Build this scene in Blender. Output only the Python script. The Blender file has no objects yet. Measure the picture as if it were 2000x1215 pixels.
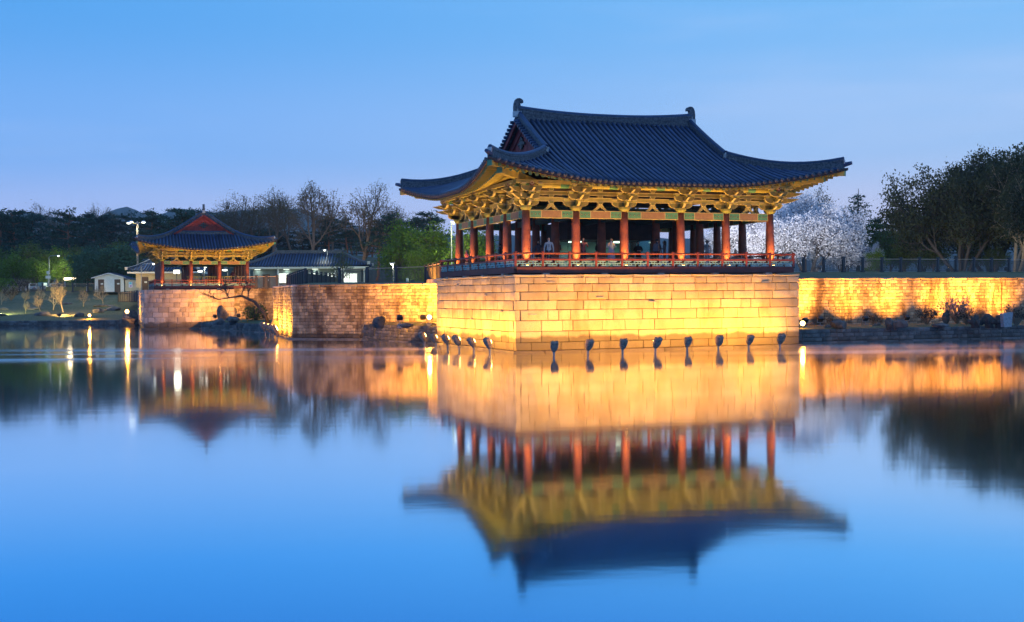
import bpy, bmesh, math, random
from mathutils import Vector, Matrix, noise
PI = math.pi
R = math.radians
rng = random.Random(11)
S = bpy.context.scene
COL = S.collection

# ------------------------------------------------------------------ camera
F_PX, PITCH, ROLL, CAM_H = 2325.0, .809, -.453, 3.21
cam = bpy.data.objects.new('camera', bpy.data.cameras.new('camera'))
COL.objects.link(cam)
cam.data.sensor_width = 36.0
cam.data.lens = F_PX / 2000 * 36.0
cam.data.clip_start = .1
cam.data.clip_end = 12000
cam.matrix_world = Matrix.Translation((0, 0, CAM_H)) @ Matrix.Rotation(R(90 - PITCH), 4, 'X') @ Matrix.Rotation(R(ROLL), 4, 'Z')
S.camera = cam

# ------------------------------------------------------------------ world: dusk sky
world = bpy.data.worlds.new('World')
S.world = world
world.use_nodes = True
wn = world.node_tree.nodes
wl = world.node_tree.links
wn.clear()
w_out = wn.new('ShaderNodeOutputWorld')
w_add = wn.new('ShaderNodeAddShader')
w_bg = wn.new('ShaderNodeBackground')
w_bg2 = wn.new('ShaderNodeBackground')
w_tc = wn.new('ShaderNodeTexCoord')
w_sep = wn.new('ShaderNodeSeparateXYZ')
wl.new(w_tc.outputs['Generated'], w_sep.inputs[0])


def w_ramp(stops):
    r = wn.new('ShaderNodeValToRGB')
    r.color_ramp.interpolation = 'EASE'
    e = r.color_ramp.elements
    while len(e) < len(stops):
        e.new(.5)
    for el, (p, c) in zip(e, stops):
        el.position = p
        el.color = (*c, 1)
    wl.new(w_sep.outputs['Z'], r.inputs[0])
    return r


# elevation runs 0 (horizon) .. 1 (zenith), as sin(elevation)
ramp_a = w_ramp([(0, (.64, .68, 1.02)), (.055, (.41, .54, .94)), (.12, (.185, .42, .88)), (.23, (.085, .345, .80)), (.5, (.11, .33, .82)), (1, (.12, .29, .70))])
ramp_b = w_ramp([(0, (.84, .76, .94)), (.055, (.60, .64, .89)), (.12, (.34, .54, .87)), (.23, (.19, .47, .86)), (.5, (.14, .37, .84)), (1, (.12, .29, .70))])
w_mr = wn.new('ShaderNodeMapRange')
w_mr.interpolation_type = 'SMOOTHSTEP'
w_mr.inputs[1].default_value = -.5
w_mr.inputs[2].default_value = .45
wl.new(w_sep.outputs['X'], w_mr.inputs[0])
w_mix = wn.new('ShaderNodeMix')
w_mix.data_type = 'RGBA'
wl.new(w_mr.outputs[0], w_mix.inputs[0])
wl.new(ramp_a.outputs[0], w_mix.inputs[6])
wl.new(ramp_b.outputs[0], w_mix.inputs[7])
# faint wisps of high cloud
w_map = wn.new('ShaderNodeMapping')
w_map.inputs['Scale'].default_value = (1.2, 1.2, 9)
w_map.inputs['Rotation'].default_value = (0, .10, 0)
wl.new(w_tc.outputs['Generated'], w_map.inputs[0])
w_no = wn.new('ShaderNodeTexNoise')
w_no.inputs['Scale'].default_value = 2.2
w_no.inputs['Detail'].default_value = 6
w_no.inputs['Roughness'].default_value = .55
wl.new(w_map.outputs[0], w_no.inputs['Vector'])
w_nr = wn.new('ShaderNodeMapRange')
w_nr.interpolation_type = 'SMOOTHSTEP'
for i_, v_ in enumerate((.45, .8, 0., .22)):
    w_nr.inputs[i_ + 1].default_value = v_
wl.new(w_no.outputs[0], w_nr.inputs[0])
w_cl = wn.new('ShaderNodeMix')
w_cl.data_type = 'RGBA'
wl.new(w_nr.outputs[0], w_cl.inputs[0])
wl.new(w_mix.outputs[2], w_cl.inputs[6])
w_cl.inputs[7].default_value = (.62, .68, .92, 1)
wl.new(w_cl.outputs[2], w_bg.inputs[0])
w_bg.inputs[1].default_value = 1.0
SUN_EL, SUN_AZ = -3.0, 20.0      # the sun has just set behind the pavilion
w_sky = wn.new('ShaderNodeTexSky')
w_sky.sky_type = 'NISHITA'
w_sky.sun_disc = False
w_sky.sun_elevation = R(SUN_EL)
w_sky.sun_rotation = R(SUN_AZ)
wl.new(w_sky.outputs[0], w_bg2.inputs[0])
w_bg2.inputs[1].default_value = .012
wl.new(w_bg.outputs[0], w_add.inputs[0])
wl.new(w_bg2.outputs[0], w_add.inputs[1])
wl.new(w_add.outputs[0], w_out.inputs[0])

sun = bpy.data.objects.new('sun', bpy.data.lights.new('sun', 'SUN'))
COL.objects.link(sun)
sun.data.energy = .05
sun.data.angle = R(.5)
sun.data.color = (1, .8, .7)
sun.rotation_euler = (R(90 - SUN_EL), 0, R(180 - SUN_AZ))

S.view_settings.view_transform = 'Standard'
S.view_settings.look = 'None'
S.view_settings.exposure = .22
S.view_settings.gamma = 1
S.view_settings.use_curve_mapping = False
S.render.engine = 'CYCLES'
cy = S.cycles
cy.use_denoising = True
try:
    cy.denoiser = 'OPENIMAGEDENOISE'
    cy.denoising_input_passes = 'RGB_ALBEDO_NORMAL'
except Exception:
    pass
cy.max_bounces = 6
cy.diffuse_bounces = 2
cy.glossy_bounces = 3
cy.transmission_bounces = 4
cy.transparent_max_bounces = 8
cy.volume_bounces = 0
cy.use_light_tree = True
cy.sample_clamp_indirect = 6
cy.sample_clamp_direct = 0
cy.caustics_reflective = True
cy.blur_glossy = 1.5
cy.caustics_refractive = False

# ------------------------------------------------------------------ where things stand
_cr, _sr = math.cos(R(ROLL)), math.sin(R(ROLL))
_cp, _sp = math.cos(R(PITCH)), math.sin(R(PITCH))


def _ray(px, py):
    a, b = px - 1000, py - 607.5
    x, y = _cr * a + _sr * b, -_sr * a + _cr * b
    return Vector((x / F_PX, _cp - y / F_PX * _sp, -_sp - y / F_PX * _cp))


def atz(px, py, z=0.0):
    r = _ray(px, py)
    t = (z - CAM_H) / r.z
    return Vector((r.x * t, r.y * t, z))


def atd(px, py, d):
    r = _ray(px, py)
    t = d / r.y
    return Vector((r.x * t, d, CAM_H + r.z * t))


def xat(px, d):
    return (px - 1000) / F_PX * d


TH = R(19.244)
DU = Vector((math.cos(TH), math.sin(TH), 0))
DV = Vector((-math.sin(TH), math.cos(TH), 0))
ORG = Vector((.175, 64.619, 0))


def uv(u, v, z=0.0):
    p = ORG + DU * u + DV * v
    return Vector((p.x, p.y, z))


# ------------------------------------------------------------------ materials
MATS = {}


class NT:
    def __init__(s, name):
        s.m = bpy.data.materials.new(name)
        s.m.use_nodes = True
        s.t = s.m.node_tree
        s.n, s.l = s.t.nodes, s.t.links
        s.b = s.n['Principled BSDF']

    def new(s, k, **kw):
        q = s.n.new('ShaderNode' + k)
        for a, v in kw.items():
            setattr(q, a, v)
        return q

    def link(s, a, b):
        s.l.new(a, b)

    def pos(s, scale=(1, 1, 1), obj=False):
        if obj:
            o = s.new('TexCoord').outputs['Object']
        else:
            o = s.new('NewGeometry').outputs['Position']
        mp = s.new('Mapping')
        mp.inputs['Scale'].default_value = scale
        s.link(o, mp.inputs[0])
        return mp.outputs[0]

    def noise(s, scale, detail=4, vec=None, rough=.55):
        q = s.new('TexNoise')
        q.inputs['Scale'].default_value = scale
        q.inputs['Detail'].default_value = detail
        q.inputs['Roughness'].default_value = rough
        if vec is not None:
            s.link(vec, q.inputs['Vector'])
        return q.outputs[0]

    def rng(s, x, a, b, c=0., d=1., smooth=True):
        q = s.new('MapRange')
        q.interpolation_type = 'SMOOTHSTEP' if smooth else 'LINEAR'
        s.link(x, q.inputs[0])
        for i, v in enumerate((a, b, c, d)):
            q.inputs[i + 1].default_value = v
        return q.outputs[0]

    def mix(s, fac, a, b, mode='MIX'):
        q = s.new('Mix')
        q.data_type = 'RGBA'
        q.blend_type = mode
        for sock, v in ((q.inputs[0], fac), (q.inputs[6], a), (q.inputs[7], b)):
            if isinstance(v, (int, float)):
                sock.default_value = v
            elif isinstance(v, tuple):
                sock.default_value = (*v, 1)
            else:
                s.link(v, sock)
        return q.outputs[2]

    def math(s, op, a, b=0.):
        q = s.new('Math')
        q.operation = op
        for i, v in enumerate((a, b)):
            if isinstance(v, (int, float)):
                q.inputs[i].default_value = v
            else:
                s.link(v, q.inputs[i])
        return q.outputs[0]

    def rand(s):
        a = s.new('NewGeometry').outputs['Random Per Island']
        b = s.new('ObjectInfo').outputs['Random']
        return s.math('FRACT', s.math('ADD', a, b))

    def bump(s, h, dist, strength=1.):
        q = s.new('Bump')
        q.inputs['Distance'].default_value = dist
        q.inputs['Strength'].default_value = strength
        s.link(h, q.inputs['Height'])
        s.link(q.outputs[0], s.b.inputs['Normal'])

    def base(s, c):
        if isinstance(c, tuple):
            s.b.inputs['Base Color'].default_value = (*c, 1)
        else:
            s.link(c, s.b.inputs['Base Color'])

    def rough(s, v):
        if isinstance(v, (int, float)):
            s.b.inputs['Roughness'].default_value = v
        else:
            s.link(v, s.b.inputs['Roughness'])


def mat(name, c, c2=None, scale=3., rough=.7, var=0., bump=0., bscale=25., metal=0., spec=None):
    """plain surface: two tones mixed by noise, brightness varied from piece to piece, fine relief"""
    t = NT(name)
    col = c
    if c2:
        col = t.mix(t.rng(t.noise(scale, 5, t.pos()), .35, .65), c, c2)
    if var:
        g = t.rng(t.rand(), 0, 1, 1 - var, 1 + var, False)
        cg = t.new('CombineColor')
        for i in range(3):
            t.link(g, cg.inputs[i])
        col = t.mix(1., col, cg.outputs[0], 'MULTIPLY')
    t.base(col)
    t.rough(rough)
    if bump:
        t.bump(t.noise(bscale, 4, t.pos()), bump)
    t.b.inputs['Metallic'].default_value = metal
    if spec is not None:
        t.b.inputs['Specular IOR Level'].default_value = spec
    MATS[name] = t.m
    return t.m


def emis(name, c, s):
    t = NT(name)
    t.base((0.02, 0.02, 0.02))
    t.b.inputs['Emission Color'].default_value = (*c, 1)
    t.b.inputs['Emission Strength'].default_value = s
    MATS[name] = t.m
    return t.m


def stone_mat(name, c, c2, stain=(.10, .07, .045), stain_amt=.6, wet=0., lo=.52, hi=.68, var=.22, fine=.006):
    t = NT(name)
    col = t.mix(t.rng(t.noise(1.3, 5, t.pos()), .3, .7), c, c2)
    g = t.rng(t.rand(), 0, 1, 1 - var, 1 + var, False)
    cg = t.new('CombineColor')
    for i in range(3):
        t.link(g, cg.inputs[i])
    col = t.mix(1., col, cg.outputs[0], 'MULTIPLY')
    sp = t.rng(t.noise(22, 2, t.pos()), .35, .7)
    col = t.mix(t.math('MULTIPLY', sp, .35), col, tuple(x * .55 for x in c))
    st = t.rng(t.noise(.55, 6, t.pos((1.6, 1.6, .55)), .65), lo, hi)
    col = t.mix(t.math('MULTIPLY', st, stain_amt), col, stain)
    if wet:
        z = t.new('SeparateXYZ')
        t.link(t.new('NewGeometry').outputs['Position'], z.inputs[0])
        zz = t.math('ADD', z.outputs[2], t.math('MULTIPLY', t.noise(1.2, 4, t.pos((1, 1, .4))), -.5))
        w = t.rng(zz, wet - .42, wet - .2, .8, 0.)
        col = t.mix(w, col, (.05, .035, .025))
    t.base(col)
    t.rough(.75)
    t.bump(t.noise(35, 4, t.pos()), fine)
    MATS[name] = t.m
    return t.m


def leaf_mat(name, c, c2, trans=.35, var=.35):
    t = NT(name)
    col = t.mix(t.rand(), c, c2)
    t.base(col)
    t.rough(.7)
    t.b.inputs['Specular IOR Level'].default_value = .2
    tr = t.new('BsdfTranslucent')
    t.link(col, tr.inputs[0])
    mx = t.new('MixShader')
    mx.inputs[0].default_value = trans
    out = t.n['Material Output']
    t.link(t.b.outputs[0], mx.inputs[1])
    t.link(tr.outputs[0], mx.inputs[2])
    t.link(mx.outputs[0], out.inputs[0])
    MATS[name] = t.m
    return t.m


granite = stone_mat('pale_granite', (.41, .335, .21), (.48, .395, .25), stain=(.22, .13, .06), stain_amt=.6, wet=.95, lo=.46, hi=.72, var=.26)
wallstone = stone_mat('weathered_wall_stone', (.34, .26, .17), (.44, .34, .22), stain=(.06, .032, .016), stain_amt=.88, wet=.5, lo=.42, hi=.66, var=.5, fine=.02)
oldstone = stone_mat('pink_grey_granite', (.36, .29, .25), (.45, .37, .32), stain=(.12, .07, .04), stain_amt=.75, wet=.7, lo=.48, hi=.68, var=.3, fine=.012)
darkstone = stone_mat('dark_wet_stone', (.10, .09, .085), (.17, .155, .14), stain=(.04, .035, .03), stain_amt=.6, var=.45, fine=.015)
mortar = mat('dark_joint', (.045, .035, .028), rough=.9)
rockm = mat('garden_rock', (.075, .062, .056), (.15, .125, .11), 2.5, .85, bump=.03, bscale=9)
tile = mat('blue_black_roof_tile', (.007, .026, .076), (.016, .044, .112), 1.4, .45, var=.35, bump=.004, bscale=40)
tile_pan = mat('pan_tile', (.008, .012, .024), (.014, .02, .035), 2, .7)
ridge_m = mat('ridge_tile', (.04, .046, .062), (.13, .135, .15), 9, .7, bump=.012, bscale=18)
plaster = mat('lime_plaster', (.55, .55, .55), (.4, .4, .4), 5, .8)
red_col = mat('red_brown_column', (.25, .066, .028), (.17, .042, .02), 2.2, .55, bump=.004, bscale=10)
red_rail = mat('vermilion_rail', (.26, .05, .025), (.18, .035, .02), 4, .55)
red_beam = mat('dark_red_beam', (.13, .028, .022), (.085, .02, .018), 2, .65)
gable_red = mat('gable_red_board', (.30, .036, .032), (.21, .026, .024), 3, .7, var=.2)
teal = mat('teal_paint', (.22, .42, .42), (.17, .35, .36), 4, .6)
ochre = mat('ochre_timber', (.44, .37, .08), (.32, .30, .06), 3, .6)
olive = mat('olive_green_timber', (.17, .21, .04), (.24, .20, .045), 4, .6)
bracket_m = mat('bracket_brown_green', (.25, .20, .045), (.17, .18, .04), 5, .6)
green = mat('dancheong_green', (.10, .30, .15), (.08, .24, .13), 6, .6)
pale = mat('pale_outline', (.58, .50, .20), (.50, .44, .16), 8, .6)
brown = mat('lintel_brown', (.30, .19, .08), (.26, .16, .07), 6, .6)
white_p = mat('white_paint', (.75, .74, .7), (.68, .67, .63), 3, .6)
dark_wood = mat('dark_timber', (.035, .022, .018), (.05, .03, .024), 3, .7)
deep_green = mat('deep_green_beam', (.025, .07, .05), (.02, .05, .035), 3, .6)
floor_m = mat('timber_floor', (.10, .06, .04), (.14, .085, .05), 2, .6)
black_m = mat('black_iron', (.02, .02, .024), rough=.45)
fence_m = mat('dark_fence_paint', (.03, .032, .04), (.045, .045, .05), 4, .5)
picket_m = mat('fence_bar', (.10, .085, .075), (.075, .065, .06), 4, .5)
handrail_m = mat('wood_handrail', (.45, .31, .21), (.36, .25, .17), 4, .5)  # wood toned lighter so the rails look lit
steel = mat('brushed_steel', (.55, .55, .56), rough=.35, metal=.8)
wrap_m = mat('weathered_cover', (.38, .27, .21), (.18, .13, .105), 9, .8, bump=.05, bscale=11)
stem_m = mat('grey_stem', (.32, .31, .32), (.22, .22, .23), 8, .6)
grey_wall = mat('grey_plaster', (.20, .22, .22), (.16, .18, .18), 2, .8)
cream_wall = mat('cream_wall', (.55, .45, .30), (.48, .40, .27), 2, .8)
door_m = mat('brown_door', (.08, .045, .03), rough=.6)
skin = mat('skin', (.48, .30, .22), rough=.6)
hairm = mat('black_hair', (.015, .012, .011), rough=.5)
shoe = mat('dark_shoe', (.03, .028, .028), rough=.6)
tyre = mat('tyre_rubber', (.02, .02, .02), rough=.8)
carglass = mat('car_glass', (.03, .035, .04), rough=.1)
bark = mat('grey_bark', (.12, .085, .06), (.17, .12, .085), 6, .85, bump=.03, bscale=14)
bark_o = mat('orange_bark', (.24, .10, .05), (.15, .065, .04), 4, .85)
bark_p = mat('pale_bark', (.32, .25, .17), (.24, .18, .12), 5, .85)
bark_d = mat('dark_bark', (.05, .04, .035), (.075, .06, .05), 5, .85)
leaf_pine = leaf_mat('pine_needles', (.02, .05, .035), (.04, .085, .055), .15)
leaf_pine2 = leaf_mat('blue_green_needles', (.025, .08, .05), (.05, .13, .08), .15)
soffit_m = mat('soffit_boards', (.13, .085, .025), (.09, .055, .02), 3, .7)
leaf_green = leaf_mat('spring_leaves', (.10, .17, .015), (.17, .26, .03), .4)
leaf_olive = leaf_mat('olive_leaves', (.08, .125, .025), (.13, .17, .04), .4)
leaf_dark = leaf_mat('dark_zelkova_leaves', (.035, .045, .02), (.075, .08, .035), .35)
leaf_bud = leaf_mat('brown_buds', (.10, .075, .03), (.17, .13, .05), .3)
leaf_brown = leaf_mat('dry_twigs', (.05, .03, .018), (.09, .055, .03), .3)
blossom = leaf_mat('cherry_blossom', (.62, .60, .64), (.80, .79, .82), .35)
blossom_p = leaf_mat('pink_blossom', (.65, .32, .30), (.75, .45, .40), .35)
lamp_warm = emis('sodium_lens', (1, .55, .14), 30)
lamp_star = emis('glaring_sodium_lamp', (1, .62, .2), 12)
lamp_white = emis('white_lamp', (.95, 1, .85), 4)
lamp_glare = emis('glaring_white_lamp', (1, 1, .75), 3)
win_lit = emis('lit_window', (.9, 1, .85), 1.8)
sign_lit = emis('lit_sign', (1, .78, .5), 5)

# ------------------------------------------------------------------ geometry helpers
class MB:
    """collects vertices and faces; mesh() makes one mesh of them"""

    def __init__(s):
        s.v, s.f, s.m = [], [], []

    def poly(s, pts, mi=0):
        b = len(s.v)
        s.v += [tuple(p) for p in pts]
        s.f.append(tuple(range(b, b + len(pts))))
        s.m.append(mi)

    def add(s, vs, fs, mi=0):
        b = len(s.v)
        s.v += [tuple(p) for p in vs]
        for f in fs:
            s.f.append(tuple(i + b for i in f))
            s.m.append(mi)

    def box(s, c, d, mi=0, M=None):
        vs = [Vector((c[0] + sx * d[0] / 2, c[1] + sy * d[1] / 2, c[2] + sz * d[2] / 2)) for sx in (-1, 1) for sy in (-1, 1) for sz in (-1, 1)]
        if M is not None:
            vs = [M @ p for p in vs]
        s.add(vs, [(0, 1, 3, 2), (4, 6, 7, 5), (0, 4, 5, 1), (2, 3, 7, 6), (0, 2, 6, 4), (1, 5, 7, 3)], mi)

    def bar(s, p, q, w, h, mi=0, up=Vector((0, 0, 1))):
        p, q = Vector(p), Vector(q)
        d = (q - p)
        L = d.length
        if L < 1e-6:
            return
        d /= L
        x = d.cross(up)
        if x.length < 1e-4:
            x = Vector((1, 0, 0))
        x.normalize()
        z = x.cross(d)
        M = Matrix((x, d, z)).transposed().to_4x4()
        M.translation = (p + q) / 2
        s.box((0, 0, 0), (w, L, h), mi, M)

    def tube(s, pts, rad, n=6, mi=0, caps=True):
        b = len(s.v)
        k = len(pts)
        pr = None
        for i, p in enumerate(pts):
            d = (pts[min(i + 1, k - 1)] - pts[max(i - 1, 0)])
            if d.length < 1e-9:
                d = Vector((0, 0, 1))
            d.normalize()
            if pr is None:
                a = d.cross(Vector((0, 0, 1)) if abs(d.z) < .9 else Vector((1, 0, 0)))
            else:
                a = pr - d * pr.dot(d)
            a.normalize()
            pr = a
            c = d.cross(a)
            r = rad[i] if isinstance(rad, (list, tuple)) else rad
            for j in range(n):
                t = 2 * PI * j / n
                s.v.append(tuple(p + a * (r * math.cos(t)) + c * (r * math.sin(t))))
        for i in range(k - 1):
            for j in range(n):
                j2 = (j + 1) % n
                s.f.append((b + i * n + j, b + i * n + j2, b + (i + 1) * n + j2, b + (i + 1) * n + j))
                s.m.append(mi)
        if caps:
            s.f.append(tuple(b + j for j in range(n))[::-1])
            s.m.append(mi)
            s.f.append(tuple(b + (k - 1) * n + j for j in range(n)))
            s.m.append(mi)

    def lathe(s, prof, n=12, mi=0, c=(0, 0, 0)):
        b = len(s.v)
        for r, z in prof:
            for j in range(n):
                t = 2 * PI * j / n
                s.v.append((c[0] + r * math.cos(t), c[1] + r * math.sin(t), c[2] + z))
        for i in range(len(prof) - 1):
            for j in range(n):
                j2 = (j + 1) % n
                s.f.append((b + i * n + j, b + i * n + j2, b + (i + 1) * n + j2, b + (i + 1) * n + j))
                s.m.append(mi)
        s.f.append(tuple(b + j for j in range(n))[::-1])
        s.m.append(mi)
        s.f.append(tuple(b + (len(prof) - 1) * n + j for j in range(n)))
        s.m.append(mi)

    def prism(s, out, y0, y1, mi=0, mi_edge=None, inset=.0):
        """outline (x,z) extruded along y; with inset the two faces get a border of another tone"""
        me = mi if mi_edge is None else mi_edge
        n = len(out)
        b = len(s.v)
        for y in (y0, y1):
            s.v += [(x, y, z) for x, z in out]
        for i in range(n):
            j = (i + 1) % n
            s.f.append((b + i, b + j, b + n + j, b + n + i))
            s.m.append(me)
        if inset:
            cx = sum(p[0] for p in out) / n
            cz = sum(p[1] for p in out) / n
            for k, y in ((0, y0), (1, y1)):
                q = len(s.v)
                for x, z in out:
                    dx, dz = x - cx, z - cz
                    L = max(1e-6, math.hypot(dx, dz))
                    f = max(.2, 1 - inset * 1.2 / L)
                    s.v.append((cx + dx * f, y, cz + dz * f))
                for i in range(n):
                    j = (i + 1) % n
                    fa = (b + k * n + i, b + k * n + j, q + j, q + i)
                    s.f.append(fa if k else fa[::-1])
                    s.m.append(me)
                fa = tuple(range(q, q + n))
                s.f.append(fa if k else fa[::-1])
                s.m.append(mi)
        else:
            s.f.append(tuple(range(b, b + n)))
            s.m.append(mi)
            s.f.append(tuple(range(b + n, b + 2 * n))[::-1])
            s.m.append(mi)

    def grid(s, fn, nu, nv, mi=0, flip=False):
        b = len(s.v)
        for i in range(nu + 1):
            for j in range(nv + 1):
                s.v.append(tuple(fn(i / nu, j / nv)))
        w = nv + 1
        for i in range(nu):
            for j in range(nv):
                f = (b + i * w + j, b + (i + 1) * w + j, b + (i + 1) * w + j + 1, b + i * w + j + 1)
                s.f.append(f[::-1] if flip else f)
                s.m.append(mi)

    def mesh(s, name, mats, smooth=False):
        me = bpy.data.meshes.new(name)
        me.from_pydata(s.v, [], s.f)
        for m in (mats if isinstance(mats, (list, tuple)) else [mats]):
            me.materials.append(m)
        if any(s.m):
            me.polygons.foreach_set('material_index', s.m)
        if smooth:
            me.polygons.foreach_set('use_smooth', [True] * len(s.f))
        me.update()
        return me


def fixn(me):
    bm = bmesh.new()
    bm.from_mesh(me)
    bmesh.ops.recalc_face_normals(bm, faces=bm.faces)
    bm.to_mesh(me)
    bm.free()
    return me


def put(name, me, parent=None, M=None, loc=None, kind=None):
    o = bpy.data.objects.new(name, me)
    COL.objects.link(o)
    if parent is not None:
        o.parent = parent
    if M is not None:
        o.matrix_local = M
    elif loc is not None:
        o.location = loc
    if kind:
        o['kind'] = kind
    return o


def tag(o, label, cat, group=None):
    o['label'] = label
    o['category'] = cat
    o['kind'] = 'thing'
    if group:
        o['group'] = group
    return o


def thing(name, label, cat, loc=(0, 0, 0), rz=0., group=None, scale=1.):
    o = bpy.data.objects.new(name, None)
    COL.objects.link(o)
    o.empty_display_size = .2
    o.location = loc
    o.rotation_euler = (0, 0, rz)
    o.scale = (scale,) * 3
    return tag(o, label, cat, group)


def struct(name, mb, m, smooth=False):
    o = put(name, mb.mesh(name, m, smooth))
    o['kind'] = 'structure'
    return o


def lamp(parent, kind, loc, power, color, target=None, size=.2, spread=180, angle=120, blend=.8):
    """the light of a lamp; loc and target in the parent's own space"""
    ld = bpy.data.lights.new('lamp_light', kind)
    ld.energy = power
    ld.color = color
    if kind == 'AREA':
        ld.shape = 'DISK'
        ld.size = size
        ld.spread = R(spread)
    elif kind == 'SPOT':
        ld.spot_size = R(angle)
        ld.spot_blend = blend
        ld.shadow_soft_size = size
    else:
        ld.shadow_soft_size = size
    o = bpy.data.objects.new('lamp_light', ld)
    COL.objects.link(o)
    o.parent = parent
    o.location = loc
    if target is not None:
        d = Vector(target) - Vector(loc)
        o.rotation_euler = d.to_track_quat('-Z', 'Y').to_euler()
    return o


def frame(p, x, z=Vector((0, 0, 1))):
    """matrix whose X axis is x, Z near z"""
    x = Vector(x).normalized()
    y = Vector(z).cross(x).normalized()
    zz = x.cross(y)
    M = Matrix((x, y, zz)).transposed().to_4x4()
    M.translation = p
    return M


SODIUM = (1.0, .42, .035)

# unit stones: x 0..1 along the wall, y 0 (front) .. 1 (back), z 0..1
STONES = []


def unit_stone(r, rough):
    c = .02 + rough * .03
    j = lambda a: r.uniform(-a, a) * rough
    v = []
    for x, z in ((0, 0), (1, 0), (1, 1), (0, 1)):
        v.append((x, 1, z))
    for x, z in ((0, 0), (1, 0), (1, 1), (0, 1)):
        v.append((x + j(.02), .08 + j(.05), z + j(.02)))
    for x, z in ((c, c * 1.6), (1 - c, c * 1.6), (1 - c, 1 - c * 1.6), (c, 1 - c * 1.6)):
        v.append((x + j(.03), .02 + j(.06), z + j(.04)))
    v.append((.5 + j(.2), .0 - abs(j(.14)), .5 + j(.2)))
    f = [(0, 1, 5, 4), (1, 2, 6, 5), (2, 3, 7, 6), (3, 0, 4, 7)]
    f = [g[::-1] for g in f]
    for i in range(4):
        k = (i + 1) % 4
        f.append((4 + i, 4 + k, 8 + k, 8 + i))
        f.append((8 + i, 8 + k, 12))
    return v, f


_sr_ = random.Random(5)
FLAT = [unit_stone(_sr_, .4) for _ in range(8)]
ROUGH = [unit_stone(_sr_, 1.) for _ in range(12)]
_STONE_ME = {}


def stone_mesh(i, fl, m):
    k = (i, fl, m.name)
    if k not in _STONE_ME:
        v, f = (FLAT if fl else ROUGH)[i]
        b = MB()
        b.add(v, f)
        _STONE_ME[k] = b.mesh('stone', m)
    return _STONE_ME[k]


def wall(t, p0, p1, z0, courses, lens, m, seed, parts=True, flat=False, depth=.28, gap=.012, trim0=0, trim1=0, proud=.02,
         batter=0., coping=None, n_parts=300, name='stone', coreback=.0, copename='coping_stone'):
    """a run of coursed stones from p0 to p1 (outside on the right-hand side of the run), as children of the thing t that stands at the world origin"""
    r = random.Random(seed)
    p0, p1 = Vector(p0) - t.location, Vector(p1) - t.location
    z0 = z0 - t.location.z
    p0.z = p1.z = 0
    d = p1 - p0
    d.z = 0
    L = d.length
    d /= L
    n = Vector((d.y, -d.x, 0))
    mb = MB()
    count = 0
    z = z0
    Htot = sum(courses)
    for ci, h in enumerate(courses):
        a = trim0 if ci % 2 else 0.
        e = L - (trim1 if ci % 2 == 0 else 0.)
        back = batter * (z - z0)
        while a < e - 1e-4:
            l = r.uniform(*lens)
            if a + l > e - lens[0] * .6:
                l = e - a
            pr = r.uniform(0, proud)
            o = p0 + d * (a + gap / 2) + n * (pr - back)
            M = Matrix((d, -n, Vector((0, 0, 1)))).transposed().to_4x4()
            M.translation = (o.x, o.y, z + gap / 2)
            M = M @ Matrix.Diagonal((l - gap, depth, h - gap, 1))
            i = r.randrange(len(FLAT if flat else ROUGH))
            if parts and count < n_parts:
                put(name, stone_mesh(i, flat, m), t, M)
            else:
                v, f = (FLAT if flat else ROUGH)[i]
                mb.add([M @ Vector(q) for q in v], f)
            count += 1
            a += l
        z += h
    if mb.v:
        o = put('small_stones' if not parts else 'far_stones', mb.mesh('small_stones', m), t, kind='stuff')
    core = MB()
    a0, a1 = p0 + d * .06, p1 - d * .06
    q = [a0 - n * .07, a1 - n * .07, a1 - n * (depth + .3), a0 - n * (depth + .3)]
    ztop = z0 + Htot - .03
    bb = batter * Htot
    vs = [(w.x, w.y, z0 - .6) for w in q] + [(w.x - n.x * bb, w.y - n.y * bb, ztop) for w in q]
    core.add(vs, [(0, 1, 5, 4), (1, 2, 6, 5), (2, 3, 7, 6), (3, 0, 4, 7), (4, 5, 6, 7), (3, 2, 1, 0)])
    put('core', core.mesh('core', mortar), t)
    if coping:
        ch, over, (l0, l1), cm = coping
        a = -over if trim0 >= 0 else 0
        e = L + (over if trim1 == 0 else 0)
        while a < e - 1e-4:
            l = r.uniform(l0, l1)
            if a + l > e - l0 * .6:
                l = e - a
            o = p0 + d * (a + gap / 2) + n * (over - batter * Htot)
            M = Matrix((d, -n, Vector((0, 0, 1)))).transposed().to_4x4()
            M.translation = (o.x, o.y, z0 + Htot + gap / 2)
            M = M @ Matrix.Diagonal((l - gap, depth + .5, ch, 1))
            put(copename, stone_mesh(r.randrange(8), True, cm), t, M)
            a += l
    return t

# ------------------------------------------------------------------ pavilions
ZTOP = 4.26         # platform top in the pavilion's own heights
ZF, ZC = 4.70, 7.87


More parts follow.
